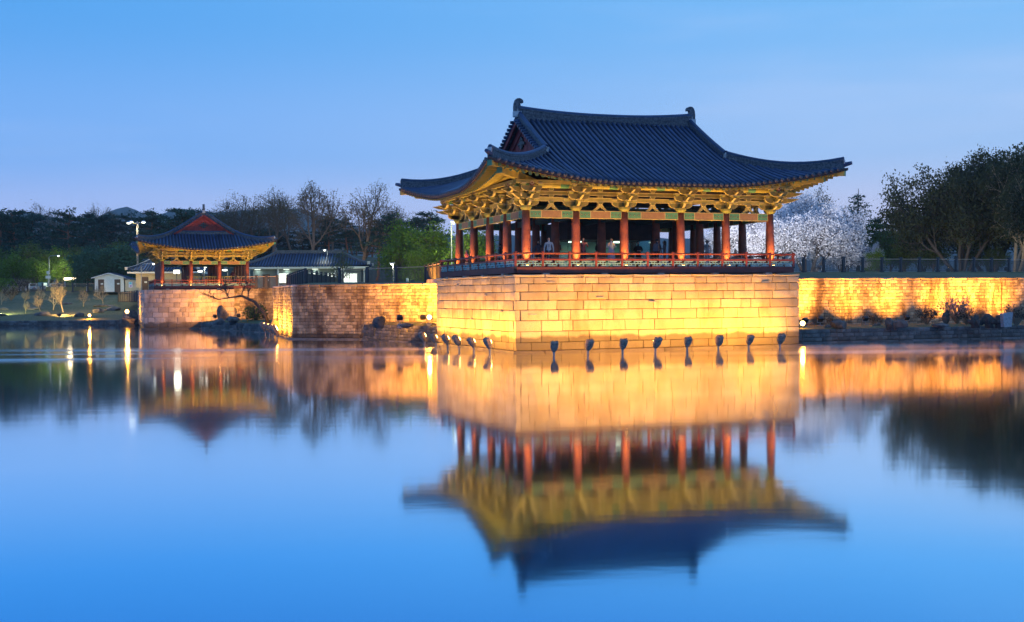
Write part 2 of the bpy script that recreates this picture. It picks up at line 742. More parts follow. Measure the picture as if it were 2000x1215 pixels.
class Pav:
    def __init__(s, t, bx, by, steep=1., full=True, inset=1.84):
        s.t = t
        s.full = full
        s.L, s.B = sum(bx) / 2, sum(by) / 2
        s.cx = [-s.L]
        for b in bx:
            s.cx.append(s.cx[-1] + b)
        s.cy = [-s.B]
        for b in by:
            s.cy.append(s.cy[-1] + b)
        s.ov = 2.6
        s.ex, s.ey = s.L + s.ov, s.B + s.ov
        s.xg = s.L - inset          # end of the main ridge
        s.xw = s.xg - .34          # gable wall
        s.hd = s.ex - s.xg         # depth at which hips meet the gable ridges
        s.a, s.b, s.ze = .396 * steep, .0132 * steep, 9.27
        s.roof()
        s.ridges()
        s.gables()
        s.eaves()
        s.frame()
        s.rails()

    # the roof as a height over the plan, corners lifted and drawn out
    def zp(s, d):
        return s.ze + s.a * d + s.b * d * d

    def Bf(s, d):
        return max(0., 1 - max(d, 0) / 7.5) ** 1.8

    def Ff(s, d):
        return max(0., 1 - max(d, 0) / 4.6) ** 1.3

    def surf(s, x, y, side, off=0.):
        """side False: slope falling along y; True: slope falling along x"""
        dx, dy = s.ex - abs(x), s.ey - abs(y)
        sx, sy = (1 if x > 0 else -1), (1 if y > 0 else -1)
        oy = .65 * s.Bf(dx) * s.Ff(dy)
        ox = .65 * s.Bf(dy) * s.Ff(dx)
        z = (s.zp(dx) + 1.15 * s.Bf(dy) * s.Ff(dx)) if side else (s.zp(dy) + 1.15 * s.Bf(dx) * s.Ff(dy))
        return Vector((x + sx * ox, y + sy * oy, z + off))

    def roof(s):
        mb = MB()
        und = MB()
        TH_ = .15
        t = s.t
        nx = 64

        def ymax(x):
            return s.ey if abs(x) <= s.xg else max(0., s.ex - abs(x))

        def xmax(y):
            dy = s.ey - abs(y)
            return dy if dy < s.hd else s.ex - s.xw
        xs = []
        for i in range(nx + 1):
            xs.append(-s.ex + 2 * s.ex * i / nx)
        # split columns at the gable ends so that each strip is regular
        strips = [(-s.ex, -s.xg), (-s.xg, s.xg), (s.xg, s.ex)]
        for sy in (-1, 1):
            for (a, b) in strips:
                mid = abs(a + b) < 1e-6
                f = lambda p, q, a=a, b=b, mid=mid, sy=sy, o=0.: s.surf(a + (b - a) * p, sy * (s.ey - q * ((s.ey - 1e-4) if mid else ymax(a + (b - a) * p))), False, o)
                mb.grid(f, 30 if mid else 14, 12)
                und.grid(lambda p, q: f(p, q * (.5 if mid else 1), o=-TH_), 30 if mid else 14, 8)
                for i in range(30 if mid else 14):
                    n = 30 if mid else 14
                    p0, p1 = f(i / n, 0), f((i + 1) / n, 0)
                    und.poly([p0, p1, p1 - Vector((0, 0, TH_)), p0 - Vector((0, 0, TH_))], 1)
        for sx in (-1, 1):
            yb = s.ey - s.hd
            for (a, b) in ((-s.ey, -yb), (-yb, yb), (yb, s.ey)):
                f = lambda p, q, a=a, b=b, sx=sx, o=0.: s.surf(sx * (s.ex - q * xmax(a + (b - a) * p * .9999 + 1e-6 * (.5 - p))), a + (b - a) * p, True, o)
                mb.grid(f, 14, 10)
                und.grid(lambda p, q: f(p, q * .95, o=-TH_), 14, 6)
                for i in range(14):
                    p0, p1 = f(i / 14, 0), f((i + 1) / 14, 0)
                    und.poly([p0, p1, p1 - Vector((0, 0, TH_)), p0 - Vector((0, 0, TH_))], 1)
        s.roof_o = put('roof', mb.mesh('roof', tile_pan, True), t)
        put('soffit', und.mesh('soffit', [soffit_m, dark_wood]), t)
        # cover tiles, one row = one object
        sp = .335 if s.full else .38
        rr = .098 if s.full else .105
        rows = []
        n = int(2 * s.ex / sp)
        for sy in (-1, 1):
            for i in range(n):
                x = -s.ex + (i + .5) * 2 * s.ex / n
                hi = ymax(x)
                if hi > .35:
                    rows.append([s.surf(x, sy * (s.ey - d), False, .03) for d in [hi * k / 12 for k in range(13)]])
        n = int(2 * s.ey / sp)
        for sx in (-1, 1):
            for i in range(n):
                y = -s.ey + (i + .5) * 2 * s.ey / n
                hi = xmax(y)
                if hi > .35:
                    rows.append([s.surf(sx * (s.ex - d), y, True, .03) for d in [hi * k / 9 for k in range(10)]])
        for pts in rows:
            b = MB()
            # small steps where one tile laps the next
            b.tube(pts, [rr * (1 + .09 * ((i % 2) - .5)) for i in range(len(pts))], 7, 0)
            d = (pts[0] - pts[1]).normalized()
            b.tube([pts[0] + d * -.02, pts[0] + d * .05], rr * 1.22, 8, 1)
            put('tile_row', b.mesh('tile_row', [tile, ridge_m], True), s.roof_o)

    def wallridge(s, name, pts, h, w, cap=True, layers=3, drop=.22):
        """a built-up ridge of stacked tiles following pts"""
        t = s.t
        b = MB()
        k = len(pts)
        for L_ in range(layers):
            lo, hi = h * L_ / layers - (drop if L_ == 0 else 0), h * (L_ + 1) / layers
            ww = w * (1.0 if L_ % 2 == 0 else .86)
            ring = []
            for i, p in enumerate(pts):
                d = (pts[min(i + 1, k - 1)] - pts[max(0, i - 1)])
                d.z = 0
                d.normalize()
                a = Vector((-d.y, d.x, 0)) * ww / 2
                ring.append([p - a + Vector((0, 0, lo)), p + a + Vector((0, 0, lo)), p + a + Vector((0, 0, hi - .01)), p - a + Vector((0, 0, hi - .01))])
            for i in range(k - 1):
                for j in range(4):
                    j2 = (j + 1) % 4
                    b.poly([ring[i][j], ring[i][j2], ring[i + 1][j2], ring[i + 1][j]], 0)
            b.poly(ring[0][::-1], 0)
            b.poly(ring[-1], 0)
        if cap:
            b.tube([p + Vector((0, 0, h + .01)) for p in pts], w * .42, 8, 1)
        o = put(name, b.mesh(name, [ridge_m, tile]), t)
        # plaster end plates
        for e, q in ((0, 1), (-1, -2)):
            d = (pts[e] - pts[q]).normalized()
            c = MB()
            c.bar(pts[e] + Vector((0, 0, h * .5)) + d * .0, pts[e] + Vector((0, 0, h * .5)) + d * .05, w * .8, h * .8, 0)
            put('end_plate', c.mesh('end_plate', [plaster]), o)
        return o

    def ridges(s):
        t = s.t
        zr = s.zp(s.ey)
        pts = [Vector((x, 0, zr - .12 + .30 * (abs(x) / s.xg) ** 2.2)) for x in [s.xg * (i / 10 - 1) for i in range(21)]]
        s.wallridge('main_ridge', pts, .50, .34, layers=5, drop=.5)
        # end ornaments like a bird's head looking inward
        out = [(-.26, 0), (.30, 0), (.34, .22), (.26, .42), (.22, .58), (.26, .70), (.34, .74), (.40, .66), (.46, .70), (.45, .84), (.36, .95), (.18, 1.02), (-.02, 1.0), (-.16, .88), (-.24, .66), (-.28, .35)]
        for sx in (-1, 1):
            b = MB()
            b.prism([(x * -sx * .8, z * .84) for x, z in out], -.13, .13)
            o = put('ridge_ornament', fixn(b.mesh('ridge_ornament', ridge_m)), t, loc=(sx * (s.xg + .02), 0, zr + .40))
            c = MB()
            c.box((0, 0, -.12), (.46, .36, .34))
            put('plaster_seat', c.mesh('plaster_seat', plaster), o)
        # descending gable ridges, hip ridges, skirt ridge below the gable
        for sx in (-1, 1):
            for sy in (-1, 1):
                pts = []
                for i in range(11):
                    d = s.ey - .1 - (s.ey - .1 - s.hd) * i / 10
                    p = s.surf(sx * (s.xg - .12), sy * (s.ey - d), False, .04)
                    pts.append(p)
                s.wallridge('gable_ridge', pts, .36, .3)
                pts = []
                for i in range(11):
                    d = s.hd - (s.hd - .12) * i / 10
                    p = s.surf(sx * (s.ex - d), sy * (s.ey - d), False, .03)
                    p.z += .16 * (i / 10) ** 3
                    pts.append(p)
                o = s.wallridge('hip_ridge', pts, .35, .3)
                # pointed corner tile
                c = MB()
                d = (pts[-1] - pts[-2]).normalized()
                c.tube([pts[-1] - d * .1, pts[-1] + d * .45 + Vector((0, 0, .05))], [.15, .1], 8)
                put('corner_tile', c.mesh('corner_tile', tile), o)
                # verge tiles that stick out over the gable
                for i in range(14):
                    d = s.ey - .35 - (s.ey - .35 - s.hd) * i / 13.5
                    p = s.surf(sx * s.xg, sy * (s.ey - d), False, .06)
                    q = MB()
                    q.tube([p + Vector((-.3 * sx, 0, 0)), p + Vector((.34 * sx, 0, -.03))], .1, 8)
                    put('verge_tile', q.mesh('verge_tile', tile), t)
                # bargeboard
                q = MB()
                prev = None
                for i in range(11):
                    d = s.ey - .02 - (s.ey - .02 - s.hd) * i / 10
                    p = s.surf(sx * s.xg, sy * (s.ey - d), False, -.05)
                    if prev is not None:
                        q.bar(prev + Vector((.08 * sx, 0, -.16)), p + Vector((.08 * sx, 0, -.16)), .08, .24, 0)
                    prev = p
                put('bargeboard', q.mesh('bargeboard', [gable_red]), t)
            yb = s.ey - s.hd
            pts = [s.surf(sx * (s.xw + .3), y, True, .0) for y in [yb * (i / 6 - 1) for i in range(13)]]
            for p in pts:
                p.z += .06 + .12 * (abs(p.y) / yb) ** 4
            s.wallridge('skirt_ridge', pts, .24, .26)

    def gables(s):
        t = s.t
        for sx in (-1, 1):
            yb = s.ey - s.hd
            zb = s.zp(s.ex - s.xw) - .1
            x = sx * s.xw
            ztop = lambda y: s.zp(s.ey - abs(y)) - .22
            core = MB()
            n = 20
            for i in range(n):
                y0, y1 = -yb + 2 * yb * i / n, -yb + 2 * yb * (i + 1) / n
                core.poly([(x - .04 * sx, y0, min(zb, ztop(y0))), (x - .04 * sx, y1, min(zb, ztop(y1))), (x - .04 * sx, y1, max(zb, ztop(y1))), (x - .04 * sx, y0, max(zb, ztop(y0)))])
            g = put('gable_wall', core.mesh('gable_wall', dark_wood), t)
            n = 17
            w = 2 * yb / n
            for i in range(n):
                y0, y1 = -yb + w * i, -yb + w * (i + 1)
                za, zc = ztop(y0 + .02), ztop(y1 - .02)
                if max(za, zc) < zb + .15:
                    continue
                b = MB()
                pr = .02 + .02 * (i % 2)
                f = [(x + sx * pr, y0 + .02, zb), (x + sx * pr, y1 - .02, zb), (x + sx * pr, y1 - .02, max(zb, zc)), (x + sx * pr, y0 + .02, max(zb, za))]
                k = [(x - sx * .03, q[1], q[2]) for q in f]
                b.add(f + k, [(0, 1, 2, 3), (0, 4, 5, 1), (1, 5, 6, 2), (2, 6, 7, 3), (3, 7, 4, 0)])
                put('plank', b.mesh('plank', gable_red), g)
            # raking board and flower-shaped ornament
            for sy in (-1, 1):
                b = MB()
                prev = None
                for i in range(9):
                    y = sy * yb * i / 8
                    p = Vector((x + .08 * sx, y, ztop(y) - .30))
                    if prev is not None:
                        b.bar(prev, p, .07, .46)
                    prev = p
                put('raking_board', b.mesh('raking_board', gable_red), g)
            b = MB()
            zc = ztop(0) - 1.25
            for (dy, dz, r_) in ((0, 0, .17), (.26, .0, .13), (-.26, 0, .13), (0, .26, .13), (0, -.26, .13), (.2, .2, .08), (-.2, .2, .08), (.2, -.2, .08), (-.2, -.2, .08), (.5, -.06, .1), (-.5, -.06, .1)):
                b.tube([Vector((x + .03 * sx, dy, zc + dz)), Vector((x + .14 * sx, dy, zc + dz))], r_, 10)
            put('gable_flower', b.mesh('gable_flower', black_m), g)

    def eaves(s):
        t = s.t
        sp = .38 if s.full else .42
        rod = MB()
        rod.tube([Vector((0, 0, 0)), Vector((.96, 0, 0)), Vector((1, 0, 0))], [1, 1, .96], 8, 0)
        rod.m[-1] = 1
        rod_me = rod.mesh('rafter', [ochre, green])
        sq = MB()
        sq.box((.5, 0, 0), (1, 2, 2), 0)
        sq.m[-1] = 1
        sq_me = sq.mesh('flying_rafter', [olive, green])
        joined, joined2 = MB(), MB()

        def place(me, src, p, q, r, nm, acc):
            M = frame(p, q - p) @ Matrix.Diagonal(((q - p).length, r, r, 1))
            if s.full:
                put(nm, me, t, M)
            else:
                b = len(acc.v)
                acc.v += [tuple(M @ Vector(v)) for v in src.v]
                acc.f += [tuple(i + b for i in f) for f in src.f]
                acc.m += src.m
        for side in (False, True):
            E_ = s.ey if side else s.ex
            K = (s.B if side else s.L) - 1.4
            n = int(2 * E_ / sp)
            for sg in (-1, 1):
                for i in range(n):
                    e = -E_ + (i + .5) * 2 * E_ / n
                    if abs(e) > E_ - .35:
                        continue
                    inn = e if abs(e) < K else math.copysign(K + (abs(e) - K) * .42, e)

                    def P(d, al, off):
                        w = inn + (e - inn) * al
                        return s.surf(sg * (s.ex - d), w, True, off) if side else s.surf(w, sg * (s.ey - d), False, off)
                    a, b_ = P(2.9, .05, -.46), P(.78, .8, -.34)
                    place(rod_me, rod, a, b_, .098, 'rafter', joined)
                    a, b_ = P(1.25, .62, -.25), P(.1, 1., -.24)
                    place(sq_me, sq, a, b_, .078, 'flying_rafter', joined2)
        if not s.full:
            put('rafters', joined.mesh('rafters', [ochre, green]), t, kind='stuff')
            put('flying_rafters', joined2.mesh('flying_rafters', [ochre, green]), t, kind='stuff')
        # red eave laths above the rafters' ends
        for d, off, nm in ((.82, -.235, 'rafter_lath'), (.14, -.165, 'eave_lath')):
            b = MB()
            for sg in (-1, 1):
                for side in (False, True):
                    E_ = (s.ey if side else s.ex) - d * .5
                    prev = None
                    for i in range(41):
                        e = -E_ + 2 * E_ * i / 40
                        p = s.surf(sg * (s.ex - d), e, True, off) if side else s.surf(e, sg * (s.ey - d), False, off)
                        if prev is not None:
                            b.bar(prev, p, .07, .05)
                        prev = p
            put(nm, b.mesh(nm, [green if d > .5 else red_beam]), t)
        # corner beams
        for sx in (-1, 1):
            for sy in (-1, 1):
                b = MB()
                c0 = Vector((sx * (s.L - .8), sy * (s.B - .8), 9.5))
                c1 = s.surf(sx * (s.ex - .75), sy * (s.ey - .75), False, -.48)
                b.bar(c0, c1, .3, .38, 0)
                b.bar(c1 - (c1 - c0).normalized() * .005, c1 + (c1 - c0).normalized() * .03, .31, .39, 1)
                put('corner_beam', b.mesh('corner_beam', [ochre, green]), t)
                b = MB()
                d1 = s.surf(sx * (s.ex - .1), sy * (s.ey - .1), False, -.30)
                d0 = s.surf(sx * (s.ex - 1.9), sy * (s.ey - 1.9), False, -.22)
                b.bar(d0, d1, .26, .3, 0)
                b.bar(d1 - (d1 - d0).normalized() * .005, d1 + (d1 - d0).normalized() * .03, .27, .31, 1)
                put('corner_beam', b.mesh('corner_beam', [ochre, green]), t)

    def frame(s):
        t = s.t
        # columns, slightly bellied
        prof = [(.20, 0), (.25, .03), (.265, .7), (.262, 1.4), (.24, 2.3), (.205, ZC - ZF), ]
        b = MB()
        b.lathe(prof, 16)
        col = b.mesh('column', red_col, True)
        per = []
        nx, ny = len(s.cx), len(s.cy)
        for i, x in enumerate(s.cx):
            for j, y in enumerate(s.cy):
                edge = i in (0, nx - 1) or j in (0, ny - 1)
                ring = (not edge) and (i in (1, nx - 2) or j in (1, ny - 2))
                if edge or ring:
                    put('column', col, t, loc=(x, y, ZF))
                if edge:
                    per.append((x, y, i in (0, nx - 1), j in (0, ny - 1)))
        # lintels between the columns: green end panels, brown middles, pale dividing lines
        faces = []
        for sy in (-1, 1):
            for i in range(nx - 1):
                faces.append((Vector((s.cx[i], sy * s.B, 0)), Vector((s.cx[i + 1], sy * s.B, 0)), Vector((0, sy, 0))))
        for sx in (-1, 1):
            for j in range(ny - 1):
                faces.append((Vector((sx * s.L, s.cy[j], 0)), Vector((sx * s.L, s.cy[j + 1], 0)), Vector((sx, 0, 0))))
        for p, q, n in faces:
            d = (q - p)
            l = d.length
            d.normalize()
            b = MB()
            a0, a1 = .2, l - .2
            w = a1 - a0
            segs = [(.02, 2), (.25 * w, 1), (.03, 2), (w - .5 * w - .10, 0), (.03, 2), (.25 * w, 1), (.02, 2)]
            x = a0
            for L_, mi in segs:
                th = .19 + (.008 if mi == 2 else 0)
                b.bar(p + d * x + Vector((0, 0, 7.675)), p + d * (x + L_) + Vector((0, 0, 7.675)), th, .37, mi)
                if mi == 1:
                    for k in range(3):
                        c = p + d * (x + L_ * (k + .5) / 3) + Vector((0, 0, 7.675))
                        b.bar(c - n * .105, c + n * .105, .09, .09, 3)
                        b.bar(c - n * .11, c + n * .11, .04, .04, 2)
                x += L_
            for zz in (7.47, 7.88):
                b.bar(p + d * a0 + Vector((0, 0, zz)), p + d * a1 + Vector((0, 0, zz)), .21, .025, 2)
            put('lintel', b.mesh('lintel', [brown, green, pale, deep_green]), t)
            # strut like an inverted V above the lintel, little blocks above it
            c = (p + q) / 2
            F = Matrix((d, -n, Vector((0, 0, 1)))).transposed().to_4x4() if (d.cross(-n)).z > 0 else Matrix((-d, -n, Vector((0, 0, 1)))).transposed().to_4x4()
            F.translation = c
            b = MB()
            for sg in (-1, 1):
                o = [(sg * .02, 8.26), (sg * .14, 8.26), (sg * .22, 8.1), (sg * .46, 7.9), (sg * .28, 7.9), (sg * .1, 8.03), (sg * .02, 8.12)]
                if sg < 0:
                    o = o[::-1]
                b.prism(o, -.07, .07, 0, 1, .025)
            st = put('splayed_strut', fixn(b.mesh('splayed_strut', [ochre, pale])), t, F)
            for z in (8.26, 8.62, 8.98):
                b = MB()
                b.prism([(-.1, z), (.1, z), (.15, z + .07), (.15, z + .15), (-.15, z + .15), (-.15, z + .07)], -.10, .10, 0, 1, .02)
                put('bearing_block', fixn(b.mesh('bearing_block', [olive, pale])), st)
        # bands, purlins
        for z, h, mi, nm in ((8.52, .24, ochre, 'tie_band'), (8.86, .22, bracket_m, 'tie_band')):
            for p, q, n in ((Vector((-s.L, -s.B, z)), Vector((s.L, -s.B, z)), 0), (Vector((-s.L, s.B, z)), Vector((s.L, s.B, z)), 0),
                            (Vector((-s.L, -s.B, z)), Vector((-s.L, s.B, z)), 1), (Vector((s.L, -s.B, z)), Vector((s.L, s.B, z)), 1)):
                d = (q - p).normalized()
                b = MB()
                k = .08 if n else .0
                b.bar(p + d * (.09 if n else -.5), q - d * (.09 if n else -.5), .15, h - .004 * n, 0)
                for e in (-1, 1):
                    b.bar(p + d * (.1 if n else -.5) + Vector((0, 0, e * h * .44)), q - d * (.1 if n else -.5) + Vector((0, 0, e * h * .44)), .165, .03, 1)
                put(nm, b.mesh(nm, [mi, pale]), t)
        for p, q in ((Vector((-s.L - 1., -s.B, 9.3)), Vector((s.L + 1., -s.B, 9.3))), (Vector((-s.L - 1., s.B, 9.3)), Vector((s.L + 1., s.B, 9.3))),
                     (Vector((-s.L, -s.B - 1., 9.32)), Vector((-s.L, s.B + 1., 9.32))), (Vector((s.L, -s.B - 1., 9.32)), Vector((s.L, s.B + 1., 9.32)))):
            b = MB()
            d = (q - p).normalized()
            l = (q - p).length
            b.tube([p, q], .18, 12, 0)
            k = 0
            x = .05
            while x < l - .6:      # painted collars
                b.tube([p + d * x, p + d * (x + .5)], .186, 12, 1, caps=False)
                x += 2.99
            o = put('purlin', b.mesh('purlin', [ochre, green], False), t)
            for e, sg in ((p, -1), (q, 1)):
                c = MB()
                c.tube([e, e + d * .03 * sg], .17, 12, 0)
                c.tube([e + d * .03 * sg, e + d * .05 * sg], .11, 8, 1)
                c.tube([e + d * .05 * sg, e + d * .065 * sg], .05, 8, 0)
                put('painted_flower', c.mesh('painted_flower', [red_rail, pale]), o)
        # bracket sets
        arm = MB()
        arm.prism([(-.75, .30), (-.75, .17), (-.6, .05), (-.35, .0), (.35, .0), (.6, .05), (.75, .17), (.75, .30)], -.07, .07, 0, 1, .018)
        arm_me = fixn(arm.mesh('bracket_arm', [bracket_m, pale]))
        beak = MB()
        beak.prism([(-.4, .28), (-.4, 0), (.55, 0), (.8, .05), (1.15, .22), (.8, .26), (.6, .28)], -.06, .06, 0, 1, .016)
        beak_me = fixn(beak.mesh('beak', [bracket_m, pale]))
        nose = MB()
        nose.prism([(-.4, .26), (-.4, 0), (.3, 0), (.5, .08), (.6, .26)], -.07, .07, 0, 1, .016)
        nose_me = fixn(nose.mesh('outward_arm', [olive, pale]))
        blk = MB()
        blk.add([(-.09, -.09, 0), (.09, -.09, 0), (.09, .09, 0), (-.09, .09, 0), (-.14, -.14, .08), (.14, -.14, .08), (.14, .14, .08), (-.14, .14, .08),
                 (-.14, -.14, .16), (.14, -.14, .16), (.14, .14, .16), (-.14, .14, .16)],
                [(0, 1, 5, 4), (1, 2, 6, 5), (2, 3, 7, 6), (3, 0, 4, 7), (4, 5, 9, 8), (5, 6, 10, 9), (6, 7, 11, 10), (7, 4, 8, 11), (8, 9, 10, 11), (3, 2, 1, 0)])
        blk.m = [1 if i in (4, 5, 6, 7) else 0 for i in range(len(blk.f))]
        blk_me = blk.mesh('small_block', [olive, pale])
        cap = MB()
        cap.lathe([(.22, 0), (.26, .03), (.36, .14), (.38, .26), (.3, .27)], 8)
        cap_me = cap.mesh('capital', [olive])
        Zv = Vector((0, 0, 1))
        for x, y, ex_, ey_ in per:
            dirs = []
            if ey_:
                dirs.append(Vector((0, 1 if y > 0 else -1, 0)))
            if ex_:
                dirs.append(Vector((1 if x > 0 else -1, 0, 0)))
            c = Vector((x, y, ZC))
            br = put('bracket_set', cap_me, t, loc=c)
            for k, n in enumerate(dirs):
                tg = Vector((-n.y, n.x, 0))
                dz = .006 * k
                put('bracket_arm', arm_me, br, frame(Vector((0, 0, .24 + dz)), tg))
                put('bracket_arm', arm_me, br, frame(n * .5 + Vector((0, 0, .62 + dz)), tg) @ Matrix.Scale(.85, 4, (1, 0, 0)))
                put('bracket_arm', arm_me, br, frame(n * .95 + Vector((0, 0, .99 + dz)), tg) @ Matrix.Scale(.8, 4, (1, 0, 0)))
                put('outward_arm', nose_me, br, frame(Vector((0, 0, .255 + dz)), n))
                put('beak', beak_me, br, frame(Vector((0, 0, .60 + dz)), n))
                put('beak', beak_me, br, frame(n * .25 + Vector((0, 0, .93 + dz)), n) @ Matrix.Scale(1.05, 4, (1, 0, 0)))
                for w, oo, z in ((-.62, 0, .54), (.62, 0, .54), (0, .52, .50), (-.5, .5, .92), (.5, .5, .92), (-.48, .95, 1.29), (.48, .95, 1.29), (0, .95, .86)):
                    put('small_block', blk_me, br, loc=n * oo + tg * w + Zv * (z + dz))
            if len(dirs) == 2:
                n = (dirs[0] + dirs[1]).normalized()
                put('outward_arm', nose_me, br, frame(Vector((0, 0, .27)), n) @ Matrix.Scale(1.3, 4, (1, 0, 0)))
                put('beak', beak_me, br, frame(n * .2 + Vector((0, 0, .62)), n) @ Matrix.Scale(1.35, 4, (1, 0, 0)))
                put('beak', beak_me, br, frame(n * .4 + Vector((0, 0, .95)), n) @ Matrix.Scale(1.4, 4, (1, 0, 0)))
        # eave purlin carried by the brackets
        for sg in (-1, 1):
            b = MB()
            b.bar(Vector((-s.L - .95, sg * (s.B + .95), 9.38)), Vector((s.L + .95, sg * (s.B + .95), 9.38)), .18, .2)
            put('eave_purlin', b.mesh('eave_purlin', ochre), t)
            b = MB()
            b.bar(Vector((sg * (s.L + .95), -s.B - .85, 9.375)), Vector((sg * (s.L + .95), s.B + .85, 9.375)), .18, .2)
            put('eave_purlin', b.mesh('eave_purlin', ochre), t)
        # interior: ceiling, beams across
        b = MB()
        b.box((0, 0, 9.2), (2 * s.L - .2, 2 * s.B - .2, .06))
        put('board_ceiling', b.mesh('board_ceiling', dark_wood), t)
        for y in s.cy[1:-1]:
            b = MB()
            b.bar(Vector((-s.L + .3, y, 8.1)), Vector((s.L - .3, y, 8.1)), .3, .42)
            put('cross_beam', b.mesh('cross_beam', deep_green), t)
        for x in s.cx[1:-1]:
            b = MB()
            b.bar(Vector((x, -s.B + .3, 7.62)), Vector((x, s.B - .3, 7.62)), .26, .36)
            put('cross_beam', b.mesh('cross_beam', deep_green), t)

    def rails(s):
        t = s.t
        ro = .98
        X, Y = s.L + ro, s.B + ro
        b = MB()
        b.box((0, 0, ZF - .06), (2 * X - .1, 2 * Y - .1, .12))
        put('floor', b.mesh('floor', floor_m), t)
        motif = [(.06, .18, .94, .24), ]
        post = MB()
        post.box((0, 0, .40), (.11, .11, .86))
        post.box((0, 0, -.02), (.15, .15, .10), 1)
        post.box((0, 0, .845), (.14, .14, .05))
        post_me = post.mesh('rail_post', [red_rail, black_m])
        nX, nY = (11, 9) if s.full else (8, 6)
        for (p, q, nb) in ((Vector((-X, -Y, 0)), Vector((X, -Y, 0)), nX), (Vector((X, -Y, 0)), Vector((X, Y, 0)), nY), (Vector((X, Y, 0)), Vector((-X, Y, 0)), nX), (Vector((-X, Y, 0)), Vector((-X, -Y, 0)), nY)):
            d = (q - p)
            l = d.length
            d.normalize()
            n = Vector((d.y, -d.x, 0))
            b = MB()
            b.bar(p + n * .0 + Vector((0, 0, 4.53)) + d * .07, q + Vector((0, 0, 4.53)) - d * .07, .16, .34)
            put('rail_beam', b.mesh('rail_beam', red_beam), t)
            b = MB()
            b.bar(p + Vector((0, 0, 5.10)), q + Vector((0, 0, 5.10)), .09, .09)
            put('mid_rail', b.mesh('mid_rail', red_rail), t)
            b = MB()
            b.tube([p + Vector((0, 0, 5.44)) - d * .12, q + Vector((0, 0, 5.44)) + d * .12], .055, 8)
            put('top_rail', b.mesh('top_rail', red_rail), t)
            k = 0
            for i in range(nb):
                a = p + d * (l * i / nb)
                put('rail_post', post_me, t, frame(a + Vector((0, 0, 4.68)), d))
                # fretwork: key pattern of square bars
                w = l / nb - .13
                m = MB()
                u = w / 26
                z0, z1 = 4.735, 5.035
                h = (z1 - z0)
                bt = .055

                def hb(x0, x1, f):
                    m.bar(a + d * (.065 + x0 * u) + Vector((0, 0, z0 + h * f)), a + d * (.065 + x1 * u) + Vector((0, 0, z0 + h * f)), .045, bt)

                def vb(x, f0, f1):
                    m.bar(a + d * (.065 + x * u) + Vector((0, 0, z0 + h * f0)), a + d * (.065 + x * u) + Vector((0, 0, z0 + h * f1)), .043, bt * 1.0, up=d)
                for o in (0, 13):
                    hb(o + .5, o + 9, .92)
                    hb(o + 4, o + 12.5, .08)
                    hb(o + 0, o + 6, .5)
                    hb(o + 7, o + 13, .5)
                    vb(o + 3.4, .5, .92)
                    vb(o + 9.2, .08, .5)
                    vb(o + 6.4, .08, .92)
                    vb(o + .6, .0, .5)
                    vb(o + 12.4, .5, 1.)
                put('fretwork', m.mesh('fretwork', teal), t)
            nf = max(3, int(l / 3))
            for i in range(nf):
                c = MB()
                c.box((0, 0, 0), (.38, .3, .1))
                put('stone_foot', c.mesh('stone_foot', oldstone), t, frame(p + d * (l * (i + .5) / nf) + Vector((0, 0, 4.31)) + n * .0, d))
        # thin inner safety rail of steel
        if s.full:
            m = MB()
            x, y = s.L - .7, s.B - .7
            for z in (5.5, 5.25):
                m.tube([Vector((-x, -y, z)), Vector((x, -y, z)), Vector((x, y, z)), Vector((-x, y, z)), Vector((-x, -y, z))], .022, 5)
            for i in range(10):
                m.tube([Vector((-x + 2 * x * i / 9, -y, ZF)), Vector((-x + 2 * x * i / 9, -y, 5.5))], .018, 5)
            for i in range(1, 8):
                for sg in (-1, 1):
                    m.tube([Vector((sg * x, -y + 2 * y * i / 8, ZF)), Vector((sg * x, -y + 2 * y * i / 8, 5.5))], .018, 5)
            put('inner_handrail', m.mesh('inner_handrail', steel), t)


MAIN_L, MAIN_B = 7.772, 6.434
CU, CV = 1.14, 1.331
mc = uv(CU + MAIN_L, CV + MAIN_B)
pav = thing('pavilion', 'large open pavilion with a blue-black hip-and-gable roof on the tall bright stone platform', 'pavilion', mc, TH)
main_pav = Pav(pav, [2.99, 2.985, 3.594, 2.985, 2.99], [3.217] * 4)

LPC = Vector((-35.35, 120.5, 0)) + DU * 4.23 + DV * 5.8
LPC.z = 3.95 - ZTOP * .8
lpav = thing('pavilion', 'smaller distant pavilion with its red gable facing the pond, beside the tall lamp post', 'pavilion', LPC, TH + PI / 2, scale=.8)
left_pav = Pav(lpav, [3.6] * 4, [3.53] * 3, steep=1.2, full=False, inset=1.34)

# ------------------------------------------------------------------ ground, water, hills
def ground_mat(name, a, b, c, s1=.5, s2=6., bump=.03):
    t = NT(name)
    col = t.mix(t.rng(t.noise(s1, 5, t.pos()), .38, .62), a, b)
    col = t.mix(t.rng(t.noise(s2, 4, t.pos()), .45, .7), col, c)
    t.base(col)
    t.rough(.9)
    t.bump(t.noise(9, 5, t.pos()), bump)
    return t.m


grass_m = ground_mat('spring_grass', (.06, .075, .015), (.13, .11, .035), (.19, .14, .07), .25, 4)
earth_m = ground_mat('bare_bank_soil', (.09, .07, .04), (.12, .10, .055), (.05, .065, .025), .3, 3)
park_m = ground_mat('park_turf', (.04, .07, .025), (.08, .085, .04), (.10, .085, .06), .08, 2)
bed_m = mat('pond_mud', (.03, .03, .025), rough=.9)

b = MB()
b.poly([(-4000, -4000, -2.5), (4000, -4000, -2.5), (4000, 4000, -2.5), (-4000, 4000, -2.5)])
struct('ground', b, bed_m)

